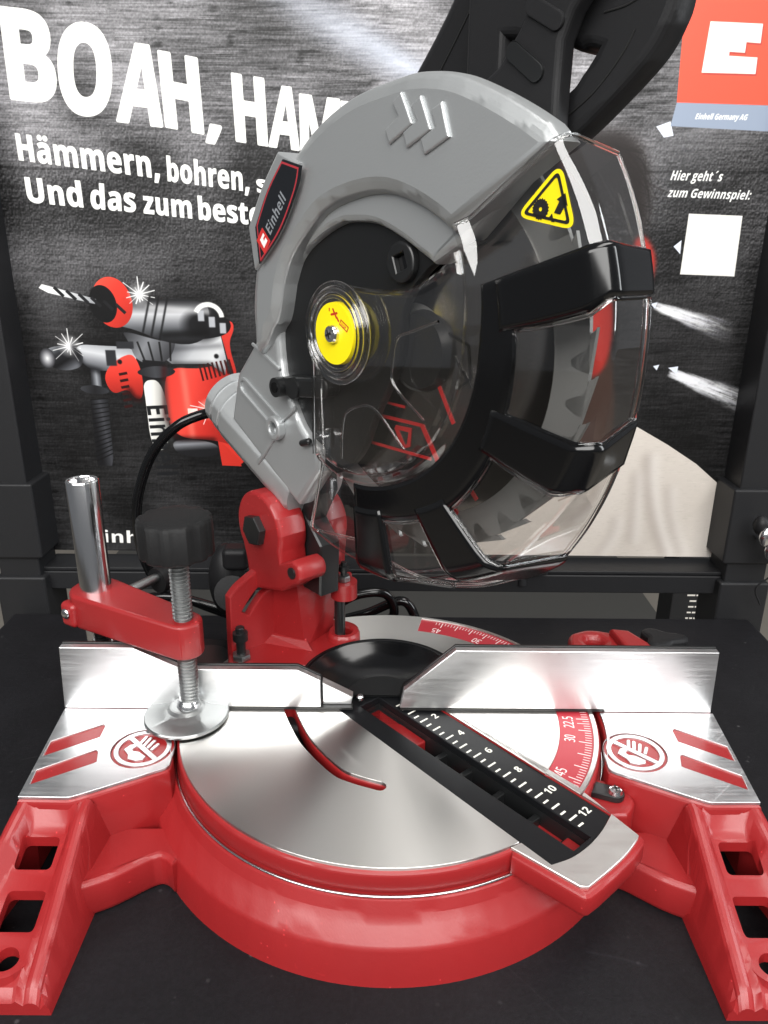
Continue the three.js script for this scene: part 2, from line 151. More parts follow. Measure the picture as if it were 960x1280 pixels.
function wdisc(u, v, w0, w1, r0, r1 = r0, n = 40) { return new THREE.CylinderGeometry(r1, r0, w1 - w0, n).rotateX(Math.PI / 2).translate(u, v, (w0 + w1) / 2).applyMatrix4(MH); }   // disc on the head, axis along w
function lathe(prof, n = 64) { return toCreasedNormals(new THREE.LatheGeometry(prof.map((p) => new THREE.Vector2(...p)), n), 0.6); }
function circle(cx, cy, r, n = 40, a0 = 0) { return Array.from({ length: n }, (_, i) => new THREE.Vector2(cx + r * Math.cos(a0 + i / n * 2 * Math.PI), cy + r * Math.sin(a0 + i / n * 2 * Math.PI))); }
function capsule2(a, b, r, n = 10) { const t = Math.atan2(b[1] - a[1], b[0] - a[0]), o = []; for (let i = 0; i <= n; i++) { const q = t + Math.PI / 2 + Math.PI * i / n; o.push(new THREE.Vector2(a[0] + r * Math.cos(q), a[1] + r * Math.sin(q))); } for (let i = 0; i <= n; i++) { const q = t - Math.PI / 2 + Math.PI * i / n; o.push(new THREE.Vector2(b[0] + r * Math.cos(q), b[1] + r * Math.sin(q))); } return o; }
function ribbon(pts, hw) { const L = [], R = []; pts.forEach((p, i) => { let hh = hw; if (i && i < pts.length - 1) { const A = pts[i - 1], B = pts[i + 1], t1 = Math.atan2(p.y - A.y, p.x - A.x), t2 = Math.atan2(B.y - p.y, B.x - p.x); let dt = t2 - t1; while (dt > Math.PI) dt -= 2 * Math.PI; while (dt < -Math.PI) dt += 2 * Math.PI; hh = hw / Math.max(0.5, Math.cos(dt / 2)); } const a = pts[Math.max(0, i - 1)], b = pts[Math.min(pts.length - 1, i + 1)], d = Math.hypot(b.x - a.x, b.y - a.y), nx = -(b.y - a.y) / d, ny = (b.x - a.x) / d; L.push(new THREE.Vector2(p.x + nx * hh, p.y + ny * hh)); R.unshift(new THREE.Vector2(p.x - nx * hh, p.y - ny * hh)); }); return [...L, ...R]; }
function roundRibbon(pts, hw) { const r = ribbon(pts, hw), n = pts.length, cap = (p, q) => { const t = Math.atan2(p.y - q.y, p.x - q.x); return Array.from({ length: 7 }, (_, i) => { const a = t + Math.PI / 2 - Math.PI * (i + 1) / 8; return new THREE.Vector2(p.x + hw * Math.cos(a), p.y + hw * Math.sin(a)); }); }; return [...r.slice(0, n), ...cap(pts[n - 1], pts[n - 2]), ...r.slice(n), ...cap(pts[0], pts[1])]; }
function mirrorX(g) { const q = plain(g); q.scale(-1, 1, 1); const a = q.attributes; for (const k of Object.keys(a)) { const n = a[k].itemSize, r = a[k].array; for (let i = 0; i < a[k].count; i += 3) for (let c = 0; c < n; c++) { const t = r[(i + 1) * n + c]; r[(i + 1) * n + c] = r[(i + 2) * n + c]; r[(i + 2) * n + c] = t; } } return q; }
function interp(tab, t) { const s = [...tab].sort((a, b) => a[0] - b[0]); if (t <= s[0][0]) return s[0][1]; for (let i = 1; i < s.length; i++) if (t <= s[i][0]) return lerp(s[i - 1][1], s[i][1], (t - s[i - 1][0]) / (s[i][0] - s[i - 1][0])); return s[s.length - 1][1]; }
function gridGeo(nu, nv, fn, closedV = false) { const p = [], uv = [], id = []; for (let i = 0; i <= nu; i++) for (let j = 0; j <= nv; j++) { const q = fn(i / nu, j / nv); p.push(q.x, q.y, q.z); uv.push(i / nu * 0.1, j / nv * 0.1); } for (let i = 0; i < nu; i++) for (let j = 0; j < nv; j++) { const a = i * (nv + 1) + j, b = a + nv + 1; id.push(a, b, a + 1, b, b + 1, a + 1); } const g = new THREE.BufferGeometry(); g.setAttribute('position', new THREE.Float32BufferAttribute(p, 3)); g.setAttribute('uv', new THREE.Float32BufferAttribute(uv, 2)); g.setIndex(id); g.computeVertexNormals(); return g; }
function loft(sections) {                          // closed cross-sections (arrays of Vector3) with end caps
  const n = sections[0].length, p = [], f = (a, b, c) => p.push(a.x, a.y, a.z, b.x, b.y, b.z, c.x, c.y, c.z);
  const cen = (s) => s.reduce((q, v) => q.add(v), new THREE.Vector3()).divideScalar(n), first = sections[0], last = sections[sections.length - 1], along = cen(last).sub(cen(first));
  const newell = (s) => { const nn = new THREE.Vector3(); for (let k = 0; k < n; k++) nn.add(new THREE.Vector3().crossVectors(s[k].clone().sub(s[0]), s[(k + 1) % n].clone().sub(s[0]))); return nn.normalize(); };
  const ccw = newell(first).dot(along) > 0;
  for (let i = 0; i + 1 < sections.length; i++) for (let j = 0; j < n; j++) { const a = sections[i][j], b = sections[i][(j + 1) % n], c = sections[i + 1][j], d = sections[i + 1][(j + 1) % n]; if (ccw) { f(a, b, d); f(a, d, c); } else { f(a, d, b); f(a, c, d); } }
  for (const [s, out] of [[first, along.clone().negate()], [last, along]]) {
    const e1 = s[1].clone().sub(s[0]).normalize(), nn = newell(s), e2 = new THREE.Vector3().crossVectors(nn, e1), flat = s.map((q) => new THREE.Vector2(q.dot(e1), q.dot(e2)));
    for (const [a, b, c] of THREE.ShapeUtils.triangulateShape(flat, [])) { const t = new THREE.Vector3().crossVectors(s[b].clone().sub(s[a]), s[c].clone().sub(s[a])); t.dot(out) > 0 ? f(s[a], s[b], s[c]) : f(s[a], s[c], s[b]); }
  }
  const g = new THREE.BufferGeometry(); g.setAttribute('position', new THREE.Float32BufferAttribute(p, 3)); g.setAttribute('uv', new THREE.Float32BufferAttribute(Float32Array.from({ length: p.length / 3 * 2 }, (_, i) => p[Math.floor(i / 2) * 3 + (i % 2 ? 2 : 0)]), 2)); g.computeVertexNormals(); return g;
}
const ev = new Evaluator(); ev.attributes = ['position', 'normal', 'uv']; ev.useGroups = false;
function csg(a, ops) { let A = new Brush(plain(a)); A.updateMatrixWorld(); for (const [op, g] of ops) { const B = new Brush(plain(g)); B.updateMatrixWorld(); A = ev.evaluate(A, B, op); } return A.geometry; }
function canvasTex(w, h, draw) { const c = document.createElement('canvas'); c.width = w; c.height = h; draw(c.getContext('2d'), c); const t = new THREE.CanvasTexture(c); t.colorSpace = THREE.SRGBColorSpace; t.magFilter = THREE.LinearFilter; t.anisotropy = 8; return t; }
function planarUV(g, fn) { const p = g.attributes.position, uv = new Float32Array(p.count * 2), v = new THREE.Vector3(); for (let i = 0; i < p.count; i++) { v.fromBufferAttribute(p, i); const [a, b] = fn(v); uv[2 * i] = a; uv[2 * i + 1] = b; } g.setAttribute('uv', new THREE.BufferAttribute(uv, 2)); return g; }
const box = (w, h, d, x, y, z, r = 0) => (r ? new RoundedBoxGeometry(w, h, d, 3, r) : new THREE.BoxGeometry(w, h, d)).translate(x, y, z);

// ---------------------------------------------------------------- setting: floor, mat
function sheet(name, w, d, x, y, z, mat, rot = 0) { const m = new THREE.Mesh(planarUV(new THREE.PlaneGeometry(w, d, 1, 1).rotateX(-Math.PI / 2), (v) => [v.x, v.z]), mat); m.name = name; m.position.set(x, y, z); m.rotation.y = rot; m.receiveShadow = true; m.userData = { kind: 'structure', label: name === 'floor' ? 'pale beige hall floor under the stand' : 'dark grey floor covering behind the table' }; scene.add(m); return m; }
sheet('floor', 14, 14, 0, -0.95, 0, M.concrete);
sheet('floor_mat', 1.98, 3.2, -0.07, -0.946, -2.1, M.mat, 0.0);

// ---------------------------------------------------------------- black table and rack
{
  const t = thing('display_table', 'black table with a thick dull top under the red saw', 'table', [0, TB - 0.03, 0]);
  add(t, 'table_top', planarUV(box(0.62, 0.03, 1.0, -0.005, TB - 0.015, 0.292, 0.004), (v) => [v.x, v.z + v.y]), M.table);
  for (const [x, z] of [[-0.29, -0.18], [0.28, -0.18], [-0.29, 0.74], [0.28, 0.74]]) add(t, 'leg', box(0.035, 0.87, 0.035, x, TB - 0.03 - 0.435, z, 0.002), M.rack);
  const r = thing('display_rack', 'black square-tube rack frame standing behind the table', 'rack', [0, -0.95, -0.24]);
  for (const s of [-1, 1]) {
    const x = s < 0 ? -0.3095 : 0.3005;
    add(r, 'post', box(0.034, 1.75, 0.034, x, -0.075, -0.236, 0.0015), M.rack);
    add(r, 'post_sleeve', box(0.045, 0.065, 0.042, x, 0.0305, -0.236, 0.002), M.rack);
    add(r, 'post_sleeve', box(0.042, 0.055, 0.04, x, -0.047, -0.236, 0.0025), M.rack);
  }
  add(r, 'crossbeam', box(0.58, 0.0165, 0.02, -0.0045, -0.0265, -0.236, 0.0012), M.rack);
  add(r, 'crossbeam_lip', box(0.58, 0.003, 0.03, -0.0045, -0.0162, -0.242, 0.0008), M.rack);
  add(r, 'hook', [box(0.034, 0.012, 0.012, 0.118, -0.0105, -0.226, 0.002), cyl(0.004, 0.003, 0.012, 12).translate(0.115, -0.021, -0.226)], M.rack);
  const wing = add(r, 'wing_bolt', [cyl(0.0028, 0.0028, 0.03, 12).rotateX(Math.PI / 2).translate(0.302, 0.024, -0.207), new THREE.SphereGeometry(0.011, 18, 12).scale(1, 1, 0.45).translate(0.309, 0.02, -0.192), new THREE.SphereGeometry(0.008, 16, 10).scale(0.7, 1, 0.5).translate(0.298, 0.031, -0.193)], M.steel);
  add(wing, 'plastic_cap', new THREE.SphereGeometry(0.0075, 16, 10).scale(0.8, 1.1, 0.8).translate(0.2955, 0.039, -0.199), M.plastic);
  add(r, 'tie_wire', tube([[0.306, 0.012, -0.196], [0.312, -0.004, -0.2], [0.303, -0.018, -0.203], [0.31, -0.034, -0.205]], 0.0007, 6), M.plastic);
  const c = thing('black_carton', 'narrow black printed carton standing on the floor behind the rack', 'carton', [0.4445, -0.95, -0.62]);
  const ct = canvasTex(256, 1024, (x, cv) => { x.fillStyle = '#17181b'; x.fillRect(0, 0, 256, 1024); x.save(); x.fillStyle = '#b9b4ac'; x.font = 'bold 17px sans-serif'; for (let i = 0; i < 44; i++) { const y = 14 + i * 11; if (i % 13 === 9) { x.fillStyle = '#c23a30'; x.fillRect(40, y - 8, 30, 14); x.fillStyle = '#e4dfd6'; } for (let q = 0, px = 80 + (i * 37 % 20); q < 4; q++) { const wl = 14 + (i * 53 + q * 31) % 30; x.fillRect(px, y - 4, wl, 3.2); px += wl + 6; } } x.strokeStyle = '#d8d3ca'; x.lineWidth = 5; x.beginPath(); x.arc(140, 330, 30, 0, 7); x.stroke(); x.restore(); });
  const cb = box(0.068, 0.85, 0.05, 0.4425, -0.525, -0.645, 0.002); planarUV(cb, (v) => [(v.x - 0.4085) / 0.068, (v.y + 0.95) / 0.85]);
  add(c, 'carton_body', cb, std({ map: ct, roughness: 0.5 }));
}

// ---------------------------------------------------------------- poster
{
  const S = 3200, PW = 1936, PH = 1536, A = D.art;
  const tex = canvasTex(PW, PH, (ctx) => { let x = ctx;
    const im = x.createImageData(PW, PH), d = im.data;
    const g = (N, a, b) => N[((b & 511) * 512) + (a & 511)];
    for (let j = 0; j < PH; j++) for (let i = 0; i < PW; i++) {          // charred timber print
      const wv = Math.floor(14 * g(N3, i >> 2, j >> 3));
      const grain = g(N1, i >> 3, j * 2 + wv) * 0.55 + g(N2, i >> 2, j * 3 + wv) * 0.45, spk = g(N0, i, j) * 0.5 + g(N1, i, j) * 0.5, bl = g(N3, i >> 1, j >> 1), b2 = g(N2, i >> 2, j >> 2);
      const cross = g(N1, i * 2 + wv, j >> 2);
      const yy = j / PH, top = Math.max(0, Math.min(1, (0.36 - yy) / 0.1)), mid = Math.max(0, Math.min(1, (0.62 - yy) / 0.2));
      const fib = g(N0, (i >> 5) + wv, j) * 0.5 + g(N1, (i >> 4) + 40, j + wv) * 0.5, crk = g(N2, (i >> 1), j * 2 + wv * 3);
      let v = 31 + 30 * mid + 48 * top;
      v += (fib - 0.5) * (16 + 62 * top) + (grain - 0.5) * (26 + 34 * top) + (spk - 0.5) * (16 + 30 * mid) + (bl - 0.5) * (34 + 56 * mid) + (b2 - 0.5) * 26 * mid + (cross - 0.5) * 10 * (1 - top);
      if (crk < 0.2) v -= (0.2 - crk) * (90 + 160 * top);
      v += (g(N1, i + 2, j + 3) - g(N1, i, j)) * (14 + 46 * mid * (1 - 0.6 * top));
      if (Math.abs(j - 545 - 8 * bl) < 3) v -= 22;
      v = Math.max(9, v); const k = (j * PW + i) * 4; d[k] = v; d[k + 1] = v * 0.99; d[k + 2] = v * 1.01; d[k + 3] = 255;
    }
    x.putImageData(im, 0, 0);
    const base = x; const soft = (px, fn) => { const c = document.createElement('canvas'); c.width = PW; c.height = PH; const y = c.getContext('2d'); x = y; fn(); x = base; base.filter = `blur(${px}px)`; base.drawImage(c, 0, 0); base.filter = 'none'; };
    const poly = (p, f) => { x.beginPath(); p.forEach((q, i) => i ? x.lineTo(...q) : x.moveTo(...q)); x.closePath(); x.fillStyle = f; x.fill(); };
    const smooth = (p, f) => { x.beginPath(); const n = p.length, m = (a, b) => [(a[0] + b[0]) / 2, (a[1] + b[1]) / 2]; x.moveTo(...m(p[n - 1], p[0])); for (let i = 0; i < n; i++) x.quadraticCurveTo(...p[i], ...m(p[i], p[(i + 1) % n])); x.closePath(); x.fillStyle = f; x.fill(); };
    const lin = (a, b, ...st) => { const q = x.createLinearGradient(...a, ...b); st.forEach((s, i) => q.addColorStop(i / (st.length - 1), s)); return q; };
    const rad_ = (c, r, ...st) => { const q = x.createRadialGradient(...c, 0, ...c, r); st.forEach((s, i) => q.addColorStop(i / (st.length - 1), s)); return q; };
    const blob = (c, rx, ry, rot, ...st) => { x.save(); x.translate(...c); x.rotate(rot); x.scale(1, ry / rx); x.fillStyle = rad_([0, 0], rx, ...st); x.beginPath(); x.arc(0, 0, rx, 0, 7); x.fill(); x.restore(); };
    // printed light beams and dust streaks
    const beam = (a, b, w0, w1, al) => { x.save(); x.translate(...a); x.rotate(Math.atan2(b[1] - a[1], b[0] - a[0])); const L = Math.hypot(b[0] - a[0], b[1] - a[1]); for (let i = 0; i < 700; i++) { const t = rnd(), s = (rnd() - 0.5) * 2; x.fillStyle = `rgba(235,236,240,${al * (1 - t) * (1 - s * s)})`; x.fillRect(t * L, s * lerp(w0, w1, t), 10 + rnd() * L * 0.25, 2 + rnd() * 4); } x.restore(); };
    blob([1000, 330], 420, 62, 0.5, 'rgba(208,216,232,0.7)', 'rgba(170,176,190,0.25)', 'rgba(150,150,160,0)');
    blob([830, 250], 260, 60, 0.5, 'rgba(215,220,232,0.5)', 'rgba(170,176,190,0)');
    blob([1690, 440], 130, 300, 0.35, 'rgba(200,200,205,0.35)', 'rgba(170,170,175,0)');
    beam(A.streaks[0][0], A.streaks[0][1], 10, 34, 0.28); beam(A.streaks[1][0], A.streaks[1][1], 12, 44, 0.3);
    // man: hair, skin, shirt, red ear cup
    soft(14, () => smooth(A.hair, '#221d1c'));
    for (let i = 0; i < 500; i++) { const a = rnd() * 6.28, c = [lerp(A.hair[0][0], A.hair[3][0], rnd()), lerp(A.hair[1][1], A.hair[5][1], rnd())]; x.strokeStyle = `rgba(30,26,25,${0.25 + 0.3 * rnd()})`; x.lineWidth = 2 + rnd() * 3; x.beginPath(); x.moveTo(...c); x.quadraticCurveTo(c[0] + 30, c[1] + 10, c[0] + 60 * rnd() + 20, c[1] + 90 * rnd()); x.stroke(); }
    soft(5, () => {
    smooth(A.neck, lin(A.neck[0], A.neck[4], '#4d372f', '#7d5c4e', '#6f4f43', '#46322b'));
    smooth(A.redcup, lin(A.redcup[0], A.redcup[3], '#861f1b', '#b8322a', '#962721'));
    { const f = A.neck, cx = (f[0][0] + f[4][0]) / 2, y0 = f[1][1], y1 = f[5][1], Y = (t) => lerp(y0, y1, t); x.fillStyle = 'rgba(40,26,22,0.75)'; for (const s of [-1, 1]) { x.fillRect(cx + s * 75 - 45, Y(0.3), 90, 12); x.beginPath(); x.ellipse(cx + s * 72, Y(0.37), 26, 10, 0, 0, 7); x.fill(); } x.fillStyle = 'rgba(60,38,32,0.5)'; x.beginPath(); x.ellipse(cx, Y(0.56), 30, 16, 0, 0, 7); x.fill(); x.fillStyle = 'rgba(90,40,38,0.7)'; x.beginPath(); x.ellipse(cx, Y(0.68), 52, 11, 0, 0, 7); x.fill(); x.fillStyle = 'rgba(30,20,17,0.35)'; x.beginPath(); x.ellipse(cx, Y(0.8), 110, 46, 0, 0, 7); x.fill(); }
    smooth(A.cupedge, '#b8322a');
    });
    poly(A.shirt, lin(A.shirt[3], A.shirt[7], '#ddd5cc', '#d6cec5', '#ccc4bb', '#dbd4cc'));
    x.save(); x.beginPath(); A.shirt.forEach((q, i) => i ? x.lineTo(...q) : x.moveTo(...q)); x.clip();
    for (let i = 0; i < 2600; i++) { const px = lerp(A.shirt[0][0], A.shirt[6][0], rnd()), py = lerp(A.shirt[3][1], A.shirt[7][1], rnd()); x.fillStyle = rnd() > 0.5 ? 'rgba(255,252,246,0.06)' : 'rgba(110,100,95,0.05)'; x.fillRect(px, py, 6 + rnd() * 12, 2); }
    soft(11, () => { for (const [a, b, c, dd, w] of [[1640, 1290, 1650, 1500, 14], [1668, 1240, 1752, 1536, 18], [1735, 1330, 1800, 1536, 12], [1540, 1330, 1470, 1440, 16], [1600, 1420, 1560, 1536, 12]]) { for (const [o, cl] of [[0, 'rgba(120,105,98,0.42)'], [w, 'rgba(255,253,250,0.5)']]) { x.strokeStyle = cl; x.lineWidth = w; x.beginPath(); x.moveTo(a + o, b); x.quadraticCurveTo(a + o + 8, (b + dd) / 2, c + o, dd); x.stroke(); } } });
    x.strokeStyle = 'rgba(140,122,112,0.6)'; x.lineWidth = 5; x.beginPath(); x.moveTo(A.shirt[3][0] - 4, A.shirt[3][1] + 6); x.quadraticCurveTo(A.shirt[3][0] - 40, A.shirt[3][1] + 150, A.shirt[1][0], A.shirt[1][1] + 60); x.stroke(); x.restore();
    for (const f of A.flakes) poly(f, '#dfe5f4');
    // corner logo
    poly(A.red, '#e8563f'); poly(A.blue, '#8f9bae'); poly(A.E.map((p) => [p[0] + 3, p[1] + 4]), '#b5453a'); poly(A.E, '#f4f3ee');
    poly(A.qr, '#e9e7e2');
    // tools
    const d_ = A.d; soft(26, () => { for (const k of ['redbody', 'grip', 'dbody', 'dgrip', 'barrel', 'base']) smooth(d_[k].map((q) => [q[0] + 12, q[1] + 18]), 'rgba(6,6,6,0.75)'); });
    poly(d_.dgrip, lin(d_.dgrip[0], d_.dgrip[1], '#121214', '#3a3b3f', '#17181a')); for (let i = 0; i < 14; i++) { const t = i / 14; x.strokeStyle = 'rgba(8,8,9,0.8)'; x.lineWidth = 3; x.beginPath(); x.moveTo(lerp(d_.dgrip[0][0], d_.dgrip[4][0], t), lerp(d_.dgrip[0][1], d_.dgrip[4][1], t)); x.lineTo(lerp(d_.dgrip[1][0], d_.dgrip[2][0], t), lerp(d_.dgrip[1][1], d_.dgrip[2][1], t)); x.stroke(); }
    poly(d_.dgripTop, lin(d_.dgripTop[0], d_.dgripTop[1], '#2a2b2e', '#8d9095', '#303135'));
    smooth(d_.dbody, lin(d_.dbody[1], d_.dbody[5], '#9a9ca0', '#c4c6c9', '#7b7d82', '#3a3c40'));
    smooth(d_.dred, lin(d_.dred[1], d_.dred[5], '#e0483c', '#c93429', '#8e1e18')); for (let i = 0; i < 6; i++) { x.fillStyle = '#2b0b0a'; x.save(); x.translate(d_.dred[1][0] - 30 + i * 1, d_.dred[1][1] + 55 + i * 17); x.rotate(-0.2); x.fillRect(0, 0, 22, 7); x.restore(); }
    smooth(d_.chuck, lin(d_.chuck[1], d_.chuck[5], '#8d9095', '#26272a', '#0d0d0f', '#5b5d62')); blob([d_.chuck[0][0] + 26, d_.chuck[0][1] + 4], 20, 26, 0, '#e8e8e8', '#8b8b8f', '#2a2a2d');
    smooth(d_.ddisc, lin(d_.ddisc[0], d_.ddisc[2], '#3d3f43', '#1a1a1c', '#34363a'));
    smooth(d_.redhandle, lin(d_.redhandle[0], d_.redhandle[4], '#d4392e', '#b32a22')); smooth(d_.foot, '#d8382c'); poly(d_.handlebase, '#cf3429');
    smooth(d_.base, lin(d_.base[0], d_.base[4], '#1a1a1c', '#85878c', '#1a1a1c'));
    smooth(d_.redbody, lin(d_.redbody[0], d_.redbody[4], '#c9342a', '#e0463a', '#bf2c24', '#96211b'));
    poly(d_.silver, lin(d_.silver[0], d_.silver[4], '#5c5e62', '#b4b6b9', '#cfd0d1', '#808287'));
    for (let i = 0; i < 8; i++) { x.strokeStyle = '#3b0e0c'; x.lineWidth = 5; x.beginPath(); x.moveTo(d_.redbody[2][0] - 70 + i * 11, d_.redbody[2][1] + 8 - i * 2); x.lineTo(d_.redbody[2][0] - 62 + i * 11, d_.redbody[2][1] + 50 - i * 3); x.stroke(); }
    smooth(d_.gear, lin(d_.gear[0], d_.gear[3], '#1b1b1d', '#797b7f', '#2a2a2d')); for (let i = 0; i < 4; i++) { x.strokeStyle = 'rgba(10,10,10,0.8)'; x.lineWidth = 5; x.beginPath(); x.moveTo(d_.gear[0][0] + 40 + i * 28, d_.gear[0][1] + 30); x.lineTo(d_.gear[4][0] + 20 + i * 22, d_.gear[4][1] - 8); x.stroke(); }
    smooth(d_.top, lin(d_.top[1], d_.top[6], '#3b3c40', '#141416', '#0c0c0d')); 
    smooth(d_.barrel, lin(d_.barrel[2], d_.barrel[8], '#1c1c1e', '#bfc0c3', '#57595d', '#141416')); 
    blob([d_.barrel[4][0] + 10, d_.barrel[4][1] + 60], 60, 50, 0, '#0d0d0e', '#151517', 'rgba(20,20,22,0)');
    x.save(); x.translate(d_.collarIn[0][0], d_.collarIn[0][1]); x.rotate(-0.15); x.fillStyle = lin([-70, -90], [70, 90], '#ef6a55', '#d8392c', '#9c231b'); x.beginPath(); x.ellipse(26, 0, 50, 62, 0, 0, 7); x.fill(); x.fillStyle = '#0b0b0c'; x.beginPath(); x.ellipse(2, 0, 34, 46, 0, 0, 7); x.fill(); x.restore();
    poly(d_.bit, lin(d_.bit[0], d_.bit[4], '#f1f1ef', '#cfd0d2', '#8e9094')); for (let i = 0; i < 6; i++) { x.strokeStyle = '#19191b'; x.lineWidth = 8; x.beginPath(); x.moveTo(d_.bit[2][0] + 10 + i * 30, d_.bit[2][1] + 2 + i * 8); x.lineTo(d_.bit[2][0] + 32 + i * 30, d_.bit[2][1] + 24 + i * 8); x.stroke(); }
    poly(d_.gripTop, '#131315'); smooth(d_.grip, lin(d_.grip[0], d_.grip[1], '#e4e3e0', '#d6d4cf', '#8f8e8a')); smooth(d_.disc, lin(d_.disc[0], d_.disc[2], '#0e0e0f', '#3c3d41', '#111113'));
    x.save(); x.translate(d_.grip[0][0] + 48, d_.grip[0][1] + 70); x.rotate(Math.PI / 2 - 0.06); x.fillStyle = '#17181a'; x.font = 'bold 76px sans-serif'; x.scale(0.8, 1); x.fillText('Einhell', -10, 44); x.restore();
    x.fillStyle = '#ecdcd6'; x.fillRect(d_.redbody[8][0] + 60, d_.redbody[8][1] - 20, 26, 26); x.fillStyle = '#c23026'; x.fillRect(d_.redbody[8][0] + 68, d_.redbody[8][1] - 8, 14, 5);
    for (const [k, c] of d_.stars.entries()) { blob(c, 32, 32, 0, 'rgba(255,255,255,1)', k === 2 ? 'rgba(255,225,200,0.45)' : 'rgba(255,255,255,0.4)', 'rgba(255,255,255,0)'); x.strokeStyle = 'rgba(255,255,255,0.85)'; for (let i = 0; i < 14; i++) { const a = i / 14 * 6.283 + 0.2, r = 14 + 38 * rnd(); x.lineWidth = 1 + rnd() * 2; x.beginPath(); x.moveTo(...c); x.lineTo(c[0] + r * Math.cos(a), c[1] + r * Math.sin(a)); x.stroke(); } }
    // highlights and seams of the printed tools
    const st = (pts, c, w) => { x.strokeStyle = c; x.lineWidth = w; x.beginPath(); pts.forEach((q, i) => i ? x.lineTo(...q) : x.moveTo(...q)); x.stroke(); };
    const mix = (a, b, t) => [lerp(a[0], b[0], t), lerp(a[1], b[1], t)];
    soft(5, () => {
    st([mix(d_.barrel[1], d_.barrel[8], 0.25), mix(d_.barrel[5], d_.barrel[6], 0.25)], 'rgba(255,255,255,0.55)', 9); st([mix(d_.barrel[1], d_.barrel[8], 0.85), mix(d_.barrel[5], d_.barrel[6], 0.9)], 'rgba(0,0,0,0.7)', 16);
    st([d_.redbody[0], d_.redbody[8], d_.redbody[7]], 'rgba(60,5,4,0.7)', 10); st([mix(d_.redbody[0], d_.redbody[1], 0.5), mix(d_.redbody[7], d_.redbody[6], 0.4)], 'rgba(255,170,150,0.35)', 14); st([d_.redbody[3], d_.redbody[4], d_.redbody[5]], 'rgba(50,4,3,0.7)', 14); st([d_.redbody[6], d_.redbody[7]], 'rgba(20,2,2,0.8)', 10);
    st([d_.silver[6], d_.silver[5], d_.silver[4]], 'rgba(20,20,22,0.7)', 9); st([mix(d_.silver[0], d_.silver[7], 0.5), mix(d_.silver[2], d_.silver[3], 0.4)], 'rgba(40,40,44,0.5)', 10);
    st([d_.dbody[0], d_.dbody[6], d_.dbody[5]], 'rgba(10,10,12,0.8)', 12); st([d_.dred[6], d_.dred[5], d_.dred[4]], 'rgba(40,4,3,0.8)', 14); st([d_.grip[1], d_.grip[2]], 'rgba(60,60,58,0.6)', 10);
    });
    soft(1, () => { for (let i = 0; i < 3; i++) st([mix(d_.barrel[1], d_.barrel[3], 0.25 + i * 0.22), mix(d_.barrel[9], d_.barrel[8], 0.25 + i * 0.3)], 'rgba(15,15,17,0.85)', 5); for (let i = 0; i < 3; i++) { const q = mix(d_.top[1], d_.top[4], 0.2 + i * 0.25); x.fillStyle = '#a9abb0'; x.fillRect(q[0], q[1] + 16, 16, 26); }
    x.fillStyle = '#101012'; for (const [k, t] of [['dbody', 0.3], ['dbody', 0.55], ['silver', 0.4]]) { const q = mix(d_[k][1], d_[k][4], t); x.beginPath(); x.arc(q[0], q[1] + 10, 6, 0, 7); x.fill(); } x.fillStyle = '#26272a'; x.fillRect(d_.dbody[2][0] - 40, d_.dbody[2][1] - 14, 44, 18); x.fillRect(d_.dbody[2][0] - 70, d_.dbody[2][1] + 8, 26, 40); for (let i = 0; i < 9; i++) st([[d_.grip[3][0] + 6 + i * 0, d_.grip[3][1] - 6 - i * 5], [d_.grip[2][0] - 8, d_.grip[2][1] - 10 - i * 5]], 'rgba(120,120,118,0.10)', 2);
    x.strokeStyle = '#e9e9e6'; x.lineWidth = 12; x.beginPath(); x.arc(d_.top[3][0] - 40, d_.top[3][1] + 6, 34, 3.6, 6.2); x.stroke(); });
    // lettering
    const word = (t, BL, BR, TL, font, cap, col) => { x.save(); x.font = font; const m = x.measureText(t), w = m.actualBoundingBoxRight + m.actualBoundingBoxLeft, h = cap; x.transform((BR[0] - BL[0]) / w, (BR[1] - BL[1]) / w, -(TL[0] - BL[0]) / h, -(TL[1] - BL[1]) / h, BL[0], BL[1]); x.fillStyle = col; x.strokeStyle = col; x.lineJoin = 'round'; x.translate(m.actualBoundingBoxLeft, 0); x.lineWidth = t.length === 1 && t !== 's' ? 4 : 3; if (col === '#f5f5f1') x.strokeText(t, 0, 0); x.fillText(t, 0, 0); x.restore(); };
    for (const [t, BL, BR, TL] of A.letters) word(t, BL, BR, TL, 'bold 100px sans-serif', 73, '#f5f5f1');
    for (const [t, BL, BR, TL] of A.words) word(t, BL, BR, TL, 'bold 100px sans-serif', 73, t === 'inhell' ? '#e9e7e3' : '#f5f5f1');
    A.small.forEach(([t, BL, BR, TL], i) => word(t, BL, BR, TL, (i ? 'italic ' : 'italic ') + 'bold 100px sans-serif', 73, '#efefec'));
  });
  const p = thing('advertising_poster', 'large printed poster with white lettering and drills on charred timber behind the saw', 'poster', [0, -0.01, -0.25]);
  // outline with a slightly torn right edge
  const pts = [[-0.305, 0.47], [-0.297, -0.0085], [0.287, -0.0105]]; for (let i = 1; i <= 60; i++) pts.push([0.287 + (rnd() - 0.5) * 0.0016 + i / 60 * 0.006, -0.0105 + i * 0.00801]);
  const pg = extrude(shapeOf(pts), -0.2525, -0.25, 0); planarUV(pg, (v) => [(v.x + 0.305) * S / PW, (v.y - (0.47 - PH / S)) * S / PH]);
  add(p, 'printed_sheet', pg, std({ map: tex, roughness: 0.42, specularIntensity: 0.6 }));
}

